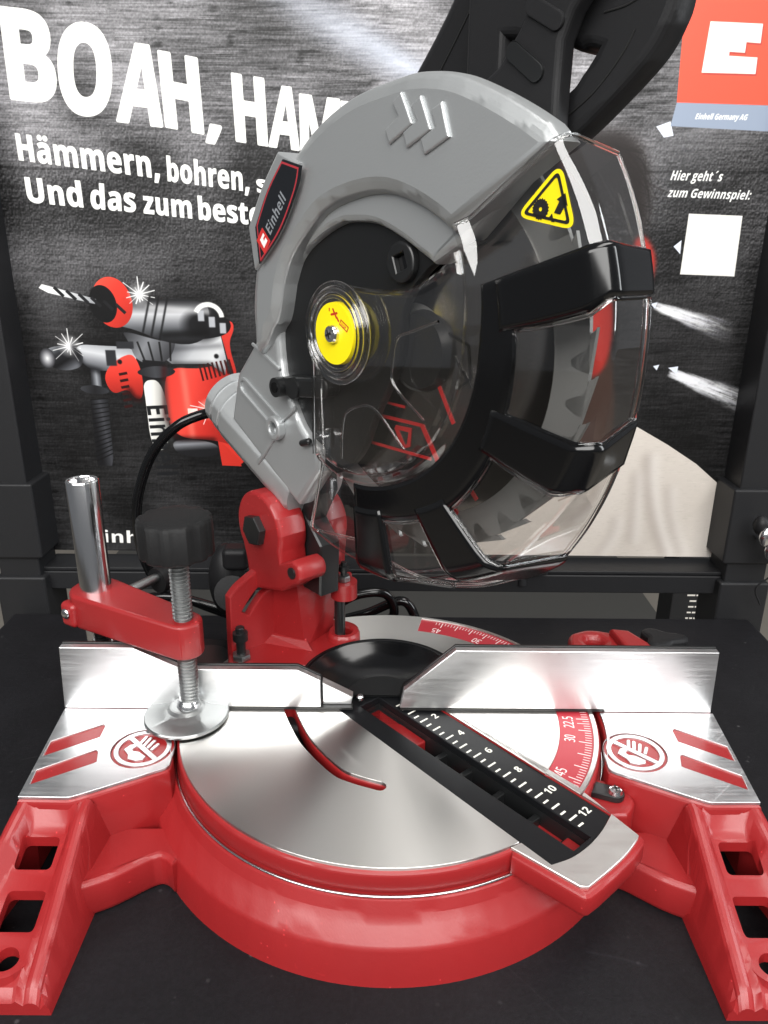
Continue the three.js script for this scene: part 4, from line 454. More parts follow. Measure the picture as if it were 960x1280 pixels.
// ---------------------------------------------------------------- mitre saw: hinge column
{
  const q = (x, y, z) => new THREE.Vector3(x, y, z);
  // tapered pedestal
  const ped = outward(loft([[q(-0.0785, 0.004, -0.0695), q(-0.0525, 0.004, -0.0585), q(-0.0372, 0.004, -0.081), q(-0.064, 0.004, -0.098)], [q(-0.0805, 0.045, -0.0735), q(-0.0555, 0.045, -0.0515), q(-0.0335, 0.045, -0.0755), q(-0.06, 0.045, -0.1)], [q(-0.0805, 0.056, -0.073), q(-0.0565, 0.056, -0.0525), q(-0.035, 0.056, -0.076), q(-0.06, 0.056, -0.1)]]));
  const fl = planX(shapeOf(plan(path([[[-0.098, -0.036], [-0.046, -0.034]], [[-0.046, -0.034], [-0.0232, -0.064], [-0.0195, -0.077], [-0.0215, -0.0875], [-0.031, -0.094]], [[-0.031, -0.094], [-0.084, -0.1]], [[-0.084, -0.1], [-0.102, -0.066]]]))), 0.0008, 0.0085, 0.002, 3);
  const rim = outward(loft([[q(-0.0795, 0.008, -0.068), q(-0.051, 0.008, -0.056), q(-0.047, 0.008, -0.05), q(-0.081, 0.008, -0.0605)], [q(-0.0795, 0.0135, -0.069), q(-0.052, 0.0135, -0.0575), q(-0.0515, 0.0125, -0.056), q(-0.08, 0.0125, -0.0665)]]));
  const post = add(saw, 'hinge_column', [ped, fl, rim], M.red);
  // cheeks of the hinge fork
  const cheekP = (cu, cv, r) => { const o = []; for (let i = 0; i <= 30; i++) { const a = rad(lerp(-22, 215, i / 30)); o.push([cu + r * Math.cos(a), cv + r * Math.sin(a)]); } return o; };
  const ck = path([cheekP(-0.0935, 0.0885, 0.0232), [[-0.1125, 0.0752], [-0.1085, 0.061], [-0.108, 0.045]], [[-0.108, 0.045], [-0.071, 0.0555]], [[-0.071, 0.0555], [-0.0605, 0.0632], [-0.0535, 0.067], [-0.0512, 0.0722], [-0.0535, 0.0775], [-0.059, 0.0792]], [[-0.059, 0.0792], [-0.0712, 0.0735]]]);
  const ch = add(post, 'hinge_cheek', headX(shapeOf(ck), 0.003, 0.0225, 0.0022, 3), M.red);
  add(post, 'hinge_cheek', headX(shapeOf(path([cheekP(-0.0965, 0.084, 0.022), [[-0.1125, 0.07], [-0.108, 0.04]], [[-0.108, 0.04], [-0.078, 0.04]], [[-0.078, 0.04], [-0.077, 0.06], [-0.075, 0.076]]])), -0.031, -0.0125, 0.002, 3), M.red);
  const hex = []; for (let i = 0; i < 6; i++) { const a = rad(12 + i * 60); hex.push([-0.0943 + 0.0098 * Math.cos(a), 0.0882 + 0.0098 * Math.sin(a)]); }
  add(post, 'hinge_bolt', headX(shapeOf(hex), 0.022, 0.0272, 0.0009, 2), M.satin);
  add(post, 'hinge_pin', wdisc(-0.0588, 0.0718, 0.0215, 0.0235, 0.0034), M.satin);
  add(post, 'fork_filler', headX(shapeOf([[-0.105, 0.05], [-0.06, 0.05], [-0.058, 0.083], [-0.075, 0.1], [-0.105, 0.1]]), -0.012, 0.0025, 0.001, 1), M.satin);
  // bevel quadrant with its curved slot
  const qd = path([[[0.043, 0.004], [0.042, 0.0475]], [[0.042, 0.0475], [0.036, 0.053], [0.0275, 0.0573], [0.02, 0.0602], [0.012, 0.0622]], [[0.012, 0.0622], [0.008, 0.004]]]);
  const arc = []; for (let i = 0; i <= 12; i++) { const a = rad(lerp(38, 82, i / 12)); arc.push(new THREE.Vector2(lerp(0.0315, 0.0135, i / 12), lerp(0.0335, 0.0475, Math.sin(i / 12 * 1.5708)))); }
  const quad = extrude(shapeOf(qd, [ribbon(arc, 0.003)]), 0, 0.006, 0.0012, 2).applyMatrix4(new THREE.Matrix4().makeBasis(new THREE.Vector3(-ms, 0, mc), new THREE.Vector3(0, 1, 0), new THREE.Vector3(-mc, 0, -ms)).setPosition(-0.098 * mc, 0, -0.098 * ms));
  add(post, 'bevel_quadrant', quad, M.red);
  add(post, 'quadrant_rib', outward(loft([[q(-0.097, 0.008, -0.05), q(-0.0925, 0.008, -0.047), q(-0.079, 0.008, -0.066), q(-0.083, 0.008, -0.069)], [q(-0.087, 0.03, -0.06), q(-0.085, 0.03, -0.059), q(-0.08, 0.038, -0.068), q(-0.083, 0.038, -0.07)]])), M.red);
  // stop bolts
  const bolt = (parent, x, y, z, h, r) => { const b = add(parent, 'stop_bolt', outward(lathe([[0, y + h], [r * 0.52, y + h], [r * 0.6, y + h - 0.0008], [r * 0.6, y + h - r * 0.8], [r, y + h - r * 0.8], [r, y + h - r * 1.9], [r * 0.62, y + h - r * 1.95], [r * 0.62, y], [0, y]], 28)).translate(x, 0, z), M.satin); const hx = Array.from({ length: 6 }, (_, i) => [x + r * 1.28 * Math.cos(i * 1.0472 + 0.3), z + r * 1.28 * Math.sin(i * 1.0472 + 0.3)]); add(b, 'nut', planX(shapeOf(plan(hx)), y, y + 0.0042, 0.0008, 2), M.zinc); return b; };
  const sb = head(-0.0905, 0, 0.0405); bolt(post, sb.x, 0.0085, sb.z, 0.022, 0.0046);
  // lugs on the right of the fork
  const lug = (u, v, w, r, h) => cyl(r, r, h, 28).translate(...head(u, v, w).toArray());
  add(post, 'stop_lug', [lug(-0.0654, 0.0465, -0.02, 0.0082, 0.0105), box(0.022, 0.0105, 0.013, ...head(-0.0765, 0.0465, -0.021).toArray(), 0.002)], M.red);
  const s2 = head(-0.0654, 0, -0.02); bolt(post, s2.x, 0.0517, s2.z, 0.013, 0.0032);
  add(post, 'stop_stud', cyl(0.0034, 0.0034, 0.03, 16).translate(s2.x - 0.003, 0.0265, s2.z - 0.003), M.satin);
  add(post, 'eye_lug', headX(shapeOf(circle(-0.0765, 0.0655, 0.008, 30), [circle(-0.0765, 0.0655, 0.0036, 20)]), -0.022, -0.011, 0.0015, 2), M.red);
  add(post, 'eye_screw', wdisc(-0.0775, 0.0655, -0.02, -0.013, 0.003), M.steel);
  const hb = head(-0.0705, 0, -0.0235); add(post, 'hole_boss', outward(lathe([[0.0052, 0.006], [0.0052, 0.0125], [0.0062, 0.0138], [0.0092, 0.0138], [0.0104, 0.012], [0.0106, 0.002], [0.0052, 0.002], [0.0052, 0.006]], 36)).translate(hb.x, 0, hb.z), M.red);
  // black lever on the far side of the quadrant
  add(post, 'bevel_lever', [new THREE.SphereGeometry(0.018, 24, 16).scale(0.7, 1.5, 0.8).translate(-0.113, 0.026, -0.118), box(0.018, 0.016, 0.016, -0.104, 0.046, -0.112, 0.004), cyl(0.009, 0.012, 0.04, 20).rotateX(1.2).translate(-0.104, 0.022, -0.108)], M.plastic);
}

// ---------------------------------------------------------------- mitre saw: head
{
  const hs = add(saw, 'upper_guard', [
    headX(shapeOf(path(D.flange)), 0.003, 0.016, 0.0032, 4, 0.6),
    headX(shapeOf(path([D.ringOuter, D.ringInner.slice(0, 4), D.ringInner.slice(3)])), 0.006, 0.022, 0.0065, 6, 0.6, true),
  ].map((g) => g), M.grey);
  const rh_ = []; for (let i = 0; i <= 30; i++) { const a = rad(lerp(24, 200, i / 30)); rh_.push([0.012 + 0.093 * Math.cos(a), 0.2085 + 0.094 * Math.sin(a)]); } for (let i = 30; i >= 0; i--) { const a = rad(lerp(24, 200, i / 30)); rh_.push([0.012 + 0.05 * Math.cos(a), 0.2085 + 0.05 * Math.sin(a)]); }
  add(saw, 'rear_housing', headX(shapeOf(rh_), -0.03, -0.004, 0.004, 3), M.handle);
  // barrel along the lower edge of the arm
  const a = head(-0.1622, 0.1535, -0.004), b = head(-0.0710, 0.1130, -0.004), dir = b.clone().sub(a), len = dir.length();
  const barrel = lathe([[0, 0], [0.0175, 0], [0.0195, 0.002], [0.0195, 0.008], [0.0185, 0.0085], [0.0185, 0.0115], [0.0202, 0.012], [0.0202, 0.018], [0.0192, 0.0186], [0.0192, 0.021], [0.0208, 0.0218], [0.0208, len - 0.002], [0.0195, len], [0, len]], 56);
  barrel.applyQuaternion(new THREE.Quaternion().setFromUnitVectors(new THREE.Vector3(0, 1, 0), dir.normalize())).translate(a.x, a.y, a.z);
  add(hs, 'arm_barrel', barrel, M.grey);
  // ribs and boss on the arm
  add(hs, 'arm_rib', headX(shapeOf(capsule2(D.ribA[0], D.ribA[1], 0.0052), [capsule2(D.ribA[0], D.ribA[1], 0.0032)]), 0.0155, 0.0172, 0.0006, 2), M.grey);
  add(hs, 'arm_rib', headX(shapeOf(capsule2(D.ribB[0], D.ribB[1], 0.0011)), 0.0155, 0.0178, 0.0009, 2), M.grey);
  add(hs, 'arm_rib', headX(shapeOf(capsule2(D.ribC[0], D.ribC[1], 0.0011)), 0.0155, 0.0178, 0.0009, 2), M.grey);
  add(hs, 'arm_rib', headX(shapeOf(capsule2([-0.0985, 0.196], [-0.0735, 0.1855], 0.0009)), 0.0155, 0.0172, 0.0006, 2), M.grey);
  const boss = add(hs, 'arm_boss', headX(shapeOf(circle(D.boss[0], D.boss[1], 0.0068, 36), [circle(D.boss[0], D.boss[1], 0.0034, 24)]), 0.0155, 0.021, 0.0014, 3), M.grey);
  add(boss, 'boss_hole', wdisc(D.boss[0], D.boss[1], 0.0156, 0.0166, 0.0036), M.ink);
  for (const c of D.chev) add(hs, 'chevron', headX(shapeOf(ribbon(c.map((p) => new THREE.Vector2(...p)), 0.0031)), 0.0215, 0.0234, 0.0009, 3), M.grey);
  // badge
  const bg = add(hs, 'badge_frame', headX(shapeOf(path(D.badge)), 0.008, 0.0245, 0.0016, 3), M.grey);
  const bt = canvasTex(512, 512, (x) => {
    const s = 512 / 0.062, P = (p) => [(p[0] + 0.088) * s, (0.294 - p[1]) * s]; x.fillStyle = '#17191d'; x.fillRect(0, 0, 512, 512);
    const pts = path(D.badgeIn), cx = pts.reduce((q, p) => q + p.x, 0) / pts.length, cy = pts.reduce((q, p) => q + p.y, 0) / pts.length;
    x.strokeStyle = '#a8323a'; x.lineWidth = 8; x.beginPath(); pts.forEach((p, i) => { const w = P([cx + (p.x - cx) * 0.9, cy + (p.y - cy) * 0.93]); i ? x.lineTo(...w) : x.moveTo(...w); }); x.closePath(); x.stroke();
    x.save(); x.translate(...P([-0.0705, 0.2475])); x.rotate(-0.83); x.fillStyle = '#c5322f'; x.fillRect(-6, -46, 70, 78); x.fillStyle = '#f1efec'; x.beginPath(); [[14, -28], [52, -28], [52, -14], [34, -14], [34, -8], [30, -4], [50, -4], [50, 14], [10, 14]].forEach((p, i) => i ? x.lineTo(...p) : x.moveTo(...p)); x.fill();
    x.font = 'bold 66px sans-serif'; x.fillStyle = '#84888d'; x.scale(0.86, 1); x.fillText('Einhell', 88, 18); x.restore();
  });
  const bp = headX(shapeOf(path(D.badgeIn)), 0.0243, 0.0257, 0.0003, 1); const inv = new THREE.Matrix4().copy(MH).invert(); planarUV(bp, (v) => { const q = v.clone().applyMatrix4(inv); return [(q.x + 0.088) / 0.062, 1 - (0.294 - q.y) / 0.062]; });
  add(bg, 'badge_plate', bp, std({ map: bt, roughness: 0.3 }), 'black name badge with grey lettering and red outline');
  // black inner plate, bolts
  const plateP = path([[[0.063, 0.2525], [0.0373, 0.243], [0.02, 0.225], [0.016, 0.2], [0.0, 0.172], [-0.012, 0.15], [-0.03, 0.136], [-0.0462, 0.1398]], [[-0.0462, 0.1398], [-0.0664, 0.1513], [-0.0844, 0.1753], [-0.088, 0.2012], [-0.0807, 0.227], [-0.0576, 0.2494], [-0.0342, 0.2605], [-0.0104, 0.2634], [0.0166, 0.257], [0.0389, 0.2492], [0.063, 0.2525]]]);
  add(saw, 'inner_plate', headX(shapeOf(plateP), 0.006, 0.0115, 0.0008, 2), M.inner);
  const ib = add(saw, 'plate_bolt', headX(shapeOf(circle(D.screw[0], D.screw[1], 0.0088, 40), [[[-0.0034, -0.0034], [0.0034, -0.0034], [0.0034, 0.0034], [-0.0034, 0.0034]].map(([p, q]) => [D.screw[0] + p * 0.9 - q * 0.35, D.screw[1] + q * 0.9 + p * 0.35])]), 0.0112, 0.0152, 0.0013, 3), M.satin);
  add(ib, 'socket', headX(shapeOf(circle(D.screw[0], D.screw[1], 0.005, 20)), 0.0112, 0.0122, 0), M.gloss);
  const pin = add(saw, 'link_pin', [wdisc(-0.066, 0.1775, 0.008, 0.0245, 0.0052, 0.0052), wdisc(-0.054, 0.1785, 0.013, 0.022, 0.0056)], M.satin);
  add(pin, 'pin_socket', wdisc(-0.066, 0.1775, 0.0243, 0.025, 0.0028), M.gloss);
  add(pin, 'link_bar', headX(shapeOf(capsule2([-0.066, 0.1775], [-0.03, 0.182], 0.0052)), 0.0118, 0.021, 0.002, 3), M.satin);
  add(saw, 'stop_pin', new THREE.CapsuleGeometry(0.0019, 0.006, 6, 12).rotateZ(1.9).translate(D.pin2[0], D.pin2[1], 0.0185).applyMatrix4(MH), M.satin);

  // blade
  const BU = 0.0175, BV = 0.2055, BR = 0.0965, NT = 34, bp2 = [];
  for (let i = 0; i < NT; i++) { const a0 = i / NT * 2 * Math.PI, st = 2 * Math.PI / NT; for (const [f, r] of [[0.0, BR], [0.05, BR - 0.0006], [0.12, BR - 0.0028], [0.3, BR - 0.0035], [0.46, BR - 0.0046], [0.56, BR - 0.0085], [0.7, BR - 0.0118], [0.84, BR - 0.0112], [0.93, BR - 0.0075], [0.97, BR - 0.003]]) bp2.push([BU + r * Math.cos(a0 - f * st), BV + r * Math.sin(a0 - f * st)]); }
  bp2.reverse();
  const blade = add(saw, 'saw_blade', headX(shapeOf(bp2, [circle(BU, BV, 0.012, 30)]), -0.001, 0.001, 0, 1, 0.3), M.blade);
  add(blade, 'polished_zone', headX(shapeOf(circle(BU, BV, 0.0775, 96), [circle(BU, BV, 0.02, 40)]), 0.0011, 0.0014, 0), M.bladeInner);
  const pr = (pts, hw) => headX(shapeOf(ribbon(pts.map((p) => new THREE.Vector2(...p)), hw)), 0.0015, 0.0018, 0);
  add(blade, 'red_print', [pr([[-0.0236, 0.1772], [0.0107, 0.1768]], 0.0006), pr([[-0.008, 0.1696], [0.023, 0.1701]], 0.0008), pr([[0.023, 0.1701], [0.0338, 0.1554]], 0.0013), pr([[-0.0364, 0.1542], [0.0295, 0.1552]], 0.0007), pr([[0.0184, 0.2135], [0.0322, 0.1918], [0.0431, 0.1746]], 0.0010), pr([[0.0046, 0.1659], [0.0149, 0.1663], [0.014, 0.1586], [0.0106, 0.1571], [0.0046, 0.1659]], 0.0010), pr([[0.0425, 0.1364], [0.0479, 0.1327]], 0.0014), pr([[0.055, 0.1467], [0.0592, 0.1428]], 0.001)], M.redInk);
  add(blade, 'clamp_flange', wdisc(0.0225, 0.2045, 0.001, 0.006, 0.0185, 0.0165), M.satin);
  add(blade, 'blade_mark', [pr([[0.038, 0.214], [0.05, 0.21], [0.052, 0.196], [0.044, 0.19]], 0.0006), ...[0, 1, 2].map((k) => pr([[0.042 + k * 0.003, 0.205 - k * 0.003], [0.047 + k * 0.003, 0.198 - k * 0.003]], 0.0005)), headX(shapeOf(circle(0.062, 0.185, 0.004, 24), [circle(0.062, 0.185, 0.0032, 24)]), 0.0015, 0.0018, 0)], M.ink);

  // lower guard: clear shell with black ribbed frame
  const W0 = 0.0215, W2 = -0.02;
  const prof = (th) => { const rh = interp(D.rh, th), R1 = interp(D.R1, th), R2 = interp(D.R2, th) ; const k = 0.0065; const o = [[rh - 0.004, W0 + 0.0045], [rh - 0.001, W0 + 0.0035], [rh + 0.001, W0 + 0.0006], [rh + 0.0035, W0]]; for (let i = 1; i <= 8; i++) o.push([lerp(rh + 0.0035, R1 - k, i / 8), W0]); for (let i = 1; i <= 7; i++) { const a = i / 7 * Math.PI / 2; o.push([R1 - k + k * Math.sin(a), W0 - k + k * Math.cos(a)]); } for (let i = 1; i <= 8; i++) o.push([lerp(R1, R2, i / 8), lerp(W0 - k, W2, i / 8)]); return o; };
  const at = (th, s, off = 0) => { const p = prof(th), n = p.length - 1, x = Math.max(0, Math.min(n - 1e-6, s * n)), i = Math.floor(x), f = x - i, r = lerp(p[i][0], p[i + 1][0], f), w = lerp(p[i][1], p[i + 1][1], f); let dr = p[i + 1][0] - p[i][0], dw = p[i + 1][1] - p[i][1]; if (f < 0.5 && i > 0) { dr += (p[i][0] - p[i - 1][0]); dw += (p[i][1] - p[i - 1][1]); } const L = Math.hypot(dr, dw) || 1; const rr = r + -dw / L * off, ww = w + dr / L * off; return head(AU + rr * Math.cos(rad(th)), AV + rr * Math.sin(rad(th)), ww); };
  const sOfR = (th, r) => { const p = prof(th); for (let i = 3; i < 12; i++) if (r <= p[i + 1][0]) return (i + (r - p[i][0]) / (p[i + 1][0] - p[i][0])) / (p.length - 1); return 12 / (p.length - 1); };
  const TH0 = 33.5, TH1 = -107;
  const guard = add(saw, 'lower_guard', gridGeo(90, 54, (i, j) => at(lerp(TH0, TH1, i), j)), M.clear, 'clear plastic blade guard');
  add(guard, 'far_wall', gridGeo(60, 6, (i, j) => { const th = lerp(TH0, TH1, i), r = lerp(0.092, interp(D.R2, th), j); return head(AU + r * Math.cos(rad(th)), AV + r * Math.sin(rad(th)), W2); }), M.clear);
  // hub dish
  const hubOut = []; for (let t = 27.5; t >= -106; t -= 4) { const r = interp(D.rh, t) - 0.0048; hubOut.push([AU + r * Math.cos(rad(t)), AV + r * Math.sin(rad(t))]); }
  const arcL = []; for (let i = 0; i <= 14; i++) { const a = rad(lerp(196, 80, i / 14)); arcL.push([AU + 0.0222 * Math.cos(a), AV + 0.0222 * Math.sin(a)]); }
  const hubP = path([hubOut, [[-0.0285, 0.1475], [-0.0292, 0.205]], arcL, [[-0.004, 0.2332], [0.016, 0.2325], [0.036, 0.2335], [0.05, 0.239], [0.0635, 0.2475]]]);
  add(guard, 'hub_dish', headX(shapeOf(hubP), 0.0215, 0.0272, 0.0035, 5, 0.9), M.clear);
  const ringB = (r, w, t) => new THREE.TorusGeometry(r, t, 10, 60).translate(AU, AV, w).applyMatrix4(MH);
  add(guard, 'hub_ring', [ringB(0.0165, 0.0285, 0.0009), ringB(0.0192, 0.0285, 0.0012), ringB(0.0222, 0.0275, 0.0013)], M.clearEdge);
  // raised edge beads
  const bead = (fn, n, r, name = 'edge_bead') => add(guard, name, tube(Array.from({ length: n + 1 }, (_, i) => fn(i / n)), r, 7, false, n * 3), M.clearEdge);
  bead((t) => at(TH0, lerp(0.02, 1, t)), 30, 0.0009); bead((t) => at(TH1, lerp(0.02, 1, t)), 30, 0.0009); bead((t) => at(lerp(TH0, TH1, t), 1), 40, 0.0008);
  bead((t) => head(lerp(-0.0275, -0.028, t), lerp(0.2, 0.15, t), 0.0272), 4, 0.0009);
  const hubV = (pts) => tube(pts.map((p) => head(p[0], p[1], 0.0272)), 0.0006, 7);
  add(guard, 'hub_rib', [hubV([[0.0571, 0.2223], [0.042, 0.2169], [0.0333, 0.2134], [0.0304, 0.2041], [0.0306, 0.1948], [0.0504, 0.1812]]), hubV([[-0.0058, 0.1525], [-0.005, 0.1657], [-0.0024, 0.1747], [0.0083, 0.1803], [0.0173, 0.1811], [0.0384, 0.1662]])], M.clearEdge);
  // black frame: ring and four ribs wrapped over the rim
  const patch = (t0, t1, s0, s1, n, m, h) => gridGeo(n + 2, m + 2, (i, j) => { const a = Math.round(i * (n + 2)), b = Math.round(j * (m + 2)); const border = a === 0 || b === 0 || a === n + 2 || b === m + 2, ii = Math.max(0, Math.min(1, (a - 1) / n)), jj = Math.max(0, Math.min(1, (b - 1) / m)); const sj = lerp(s0, s1, jj); const ta = typeof t0 === 'function' ? t0(jj) : t0, tb = typeof t1 === 'function' ? t1(jj) : t1; let th = lerp(ta, tb, ii), s = typeof s0 === 'number' ? sj : lerp(s0(th), s1(th), jj); if (border) { th += a === 0 ? 0.6 * Math.sign(ta - tb) : a === n + 2 ? -0.6 * Math.sign(ta - tb) : 0; s += b === 0 ? -0.008 : b === m + 2 ? 0.008 : 0; } return at(th, Math.max(0.05, Math.min(1, s)), border ? 0.0001 : h); });
  const inR = [[17, 0.0985], [6, 0.0985], [-13, 0.0985], [-23, 0.0985], [-44, 0.0965], [-56, 0.0922], [-72, 0.088], [-86, 0.087]];
  add(guard, 'frame_ring', patch(16.8, -85.2, (th) => sOfR(th, interp(D.rh, th) - 0.0006), (th) => sOfR(th, interp(inR, th)), 60, 6, 0.0016), M.gloss);
  for (const [a0, a1, b0, b1, nm] of [[16.9, 17.1, 6.0, 10.4], [-12.8, -11.2, -23.3, -19.0], [-44, -41.5, -55.6, -52.8], [-72.5, -74.2, -85.4, -85.8]])
    add(guard, 'frame_rib', patch((j) => lerp(a0, a1, Math.min(1, j * 2)), (j) => lerp(b0, b1, Math.min(1, j * 2)), (th) => sOfR(th, interp(inR, th)) - 0.03, () => 1, 10, 34, 0.0024), M.gloss);
  // window borders
  for (const [ta, tb, sa, sb] of [[5.6, -12.4, 9.8, -10.8], [-23.6, -43.6, -19.4, -41], [-56, -72, -53.2, -73.8]]) { const rI = (t) => interp(inR, t) + 0.0015; const loop = []; for (let i = 0; i <= 10; i++) { const t = lerp(ta, tb, i / 10); loop.push(at(t, sOfR(t, rI(t)), 0.0008)); } for (let i = 1; i <= 14; i++) { const k = i / 14; loop.push(at(lerp(tb, sb, Math.min(1, k * 2)), lerp(sOfR(tb, rI(tb)), 0.99, k), 0.0008)); } for (let i = 1; i <= 10; i++) loop.push(at(lerp(sb, sa, i / 10), 0.99, 0.0008)); for (let i = 1; i < 14; i++) { const k = 1 - i / 14; loop.push(at(lerp(ta, sa, Math.min(1, k * 2)), lerp(sOfR(ta, rI(ta)), 0.99, k), 0.0008)); } add(guard, 'window_bead', tube(loop, 0.00085, 7, true, 200), M.clearEdge); }
  // warning triangle
  const tr = D.tri.map((p) => new THREE.Vector2(...p)), cx = (tr[0].x + tr[1].x + tr[2].x) / 3, cy = (tr[0].y + tr[1].y + tr[2].y) / 3;
  const roundTri = (k, r) => { const o = [], q = tr.map((p) => new THREE.Vector2(cx + (p.x - cx) * k, cy + (p.y - cy) * k)); for (let i = 0; i < 3; i++) { const p = q[i], a = q[(i + 2) % 3].clone().sub(p).normalize(), b = q[(i + 1) % 3].clone().sub(p).normalize(); for (let j = 0; j <= 8; j++) { const t = j / 8, A2 = p.clone().addScaledVector(a, r * 1.6), B2 = p.clone().addScaledVector(b, r * 1.6); o.push(new THREE.Vector2((1 - t) ** 2 * A2.x + 2 * t * (1 - t) * p.x + t * t * B2.x, (1 - t) ** 2 * A2.y + 2 * t * (1 - t) * p.y + t * t * B2.y)); } } return o; };
  const stick = (shape, k) => headX(shape, W0 + 0.0003 + k * 0.0002, W0 + 0.0004 + k * 0.0002, 0);
  const sign = add(guard, 'warning_sticker', stick(shapeOf(roundTri(1.05, 0.0035)), 0), M.yellow, 'yellow warning triangle');
  add(sign, 'sticker_border', stick(shapeOf(roundTri(0.84, 0.0016), [roundTri(0.69, 0.0008)]), 1), M.ink);
  const gear = []; for (let i = 0; i < 40; i++) { const r = i % 2 ? 0.0036 : 0.0031, a = i / 40 * 6.2832; gear.push([cx - 0.0038 + r * Math.cos(a), cy - 0.0018 + r * Math.sin(a)]); }
  add(sign, 'sticker_symbol', [stick(shapeOf(gear, [circle(cx - 0.0038, cy - 0.0018, 0.0007, 12)]), 1), stick(shapeOf([[cx + 0.002, cy - 0.003], [cx + 0.0038, cy + 0.0005], [cx + 0.0027, cy + 0.0012], [cx + 0.006, cy + 0.003], [cx + 0.0073, cy - 0.001], [cx + 0.0064, cy - 0.0006], [cx + 0.0046, cy - 0.0036]].map((p) => p)), 1), stick(shapeOf([[cx + 0.0, cy - 0.0045], [cx + 0.0012, cy - 0.0032], [cx + 0.0017, cy - 0.0046]]), 1), stick(shapeOf([[cx + 0.001, cy - 0.0058], [cx + 0.0018, cy - 0.005], [cx + 0.0024, cy - 0.006]]), 1)], M.ink);
  // arbor cap
  const yt = canvasTex(256, 256, (x) => { x.fillStyle = '#f4df12'; x.fillRect(0, 0, 256, 256); x.strokeStyle = '#b5271c'; x.lineWidth = 9; x.lineCap = 'round'; x.beginPath(); x.moveTo(124, 30); x.lineTo(146, 62); x.moveTo(112, 52); x.lineTo(150, 44); x.moveTo(150, 62); x.lineTo(160, 74); x.stroke(); x.save(); x.translate(176, 82); x.rotate(0.5); x.lineWidth = 5; x.strokeRect(-6, -12, 54, 20); x.fillStyle = '#b5271c'; x.font = 'bold 15px sans-serif'; x.fillText('STOP', 0, 5); x.restore(); x.fillStyle = '#b5271c'; x.fillRect(96, 26, 7, 14); });
  const yd = wdisc(AU, AV, 0.0262, 0.0292, D.yel, D.yel - 0.0003, 60); planarUV(yd, (v) => { const q = v.clone().applyMatrix4(inv); return [0.5 + (q.x - AU) / (2 * D.yel), 0.5 + (q.y - AV) / (2 * D.yel)]; });
  const cap = add(saw, 'arbor_cap', yd, std({ map: yt, roughness: 0.38 }), 'round yellow cap on the blade axle');
  const sc = lathe([[0.0042, 0], [0.0042, 0.0016], [0.0036, 0.0026], [0.0018, 0.0031], [0, 0.0031]], 30).rotateX(Math.PI / 2).translate(AU, AV, 0.0292).applyMatrix4(MH);
  const axs = add(cap, 'axle_screw', sc, M.chrome);
  add(axs, 'screw_recess', [[0.0042, 0.001], [0.001, 0.0042]].map(([w, h]) => new THREE.BoxGeometry(w, h, 0.0008).rotateZ(0.4).translate(AU, AV, 0.0322).applyMatrix4(MH)), M.ink);

  // motor housing and handle
  add(saw, 'motor_housing', headX(shapeOf(path([[[-0.03, 0.318], [0.0, 0.3505], [0.02, 0.385]], [[0.02, 0.385], [0.085, 0.372]], [[0.085, 0.372], [0.055, 0.345], [0.036, 0.32], [0.022, 0.3]], [[0.022, 0.3], [-0.03, 0.305]]])), -0.048, -0.03, 0.006, 4), M.handle);
  add(saw, 'motor_seam', tube([[-0.008, 0.318], [0.01, 0.3395], [0.03, 0.366], [0.045, 0.385]].map((p) => head(p[0], p[1], -0.0298)), 0.0004, 5), M.ink);
  const br = add(saw, 'handle_bracket', headX(shapeOf([...D.bracket.slice(0, 11), [0.075, 0.288], [0.045, 0.296]].map((p) => p)), -0.009, 0.0, 0.0025, 4), M.handle);
  add(br, 'trigger_lock', headX(shapeOf(capsule2([D.bracketSlot[0][0] + 0.003, D.bracketSlot[0][1] - 0.0015], D.bracketSlot[1], 0.0018)), -0.0005, 0.0004, 0), M.red);
  add(br, 'slot_rim', headX(shapeOf(capsule2([D.bracketSlot[0][0] - 0.0002, D.bracketSlot[0][1] - 0.0006], [D.bracketSlot[1][0] - 0.0002, D.bracketSlot[1][1] - 0.0006], 0.0033), [capsule2(D.bracketSlot[0], D.bracketSlot[1], 0.0026)]), -0.0012, 0.0012, 0.0004, 2), M.satin);
  add(br, 'slot_floor', headX(shapeOf(capsule2(D.bracketSlot[0], D.bracketSlot[1], 0.0027)), -0.0005, 0.0002, 0), M.ink);
  add(br, 'grip_recess', headX(shapeOf(capsule2(D.bracketSlot2[0], D.bracketSlot2[1], 0.0032)), -0.0005, 0.0012, 0.0006, 2), M.handle);
  add(saw, 'handle_grip', headX(shapeOf(path([[[0.0705, 0.281], [0.0855, 0.2885], [0.1012, 0.3001], [0.114, 0.3114], [0.1195, 0.3203], [0.1217, 0.3279], [0.1219, 0.3412], [0.119, 0.358]], [[0.119, 0.358], [0.028, 0.382]], [[0.028, 0.382], [0.028, 0.270]], [[0.028, 0.270], [0.0705, 0.281]]]), [path([[[0.049, 0.326], [0.0720, 0.3215], [0.0842, 0.3168], [0.0875, 0.3172], [0.0915, 0.3165]], [[0.0915, 0.3165], [0.0862, 0.3100], [0.0779, 0.3035], [0.049, 0.297]], [[0.049, 0.297], [0.049, 0.326]]])]), -0.026, -0.012, 0.004, 5, 0.6), M.handle);
  add(saw, 'grip_seam', [tube([[0.0805, 0.295], [0.093, 0.303], [0.1035, 0.314], [0.107, 0.32]].map((p) => head(p[0], p[1], -0.0119)), 0.0004, 5), tube([[0.094, 0.327], [0.104, 0.328], [0.112, 0.332], [0.1145, 0.339]].map((p) => head(p[0], p[1], -0.0119)), 0.0004, 5)], M.ink);
  // arm between hinge and housing (dark) and rear housing bulk
  add(saw, 'head_arm', headX(shapeOf([[-0.105, 0.08], [-0.08, 0.078], [-0.058, 0.115], [-0.06, 0.14], [-0.12, 0.14]]), -0.0115, 0.002, 0.002, 2), M.satin);
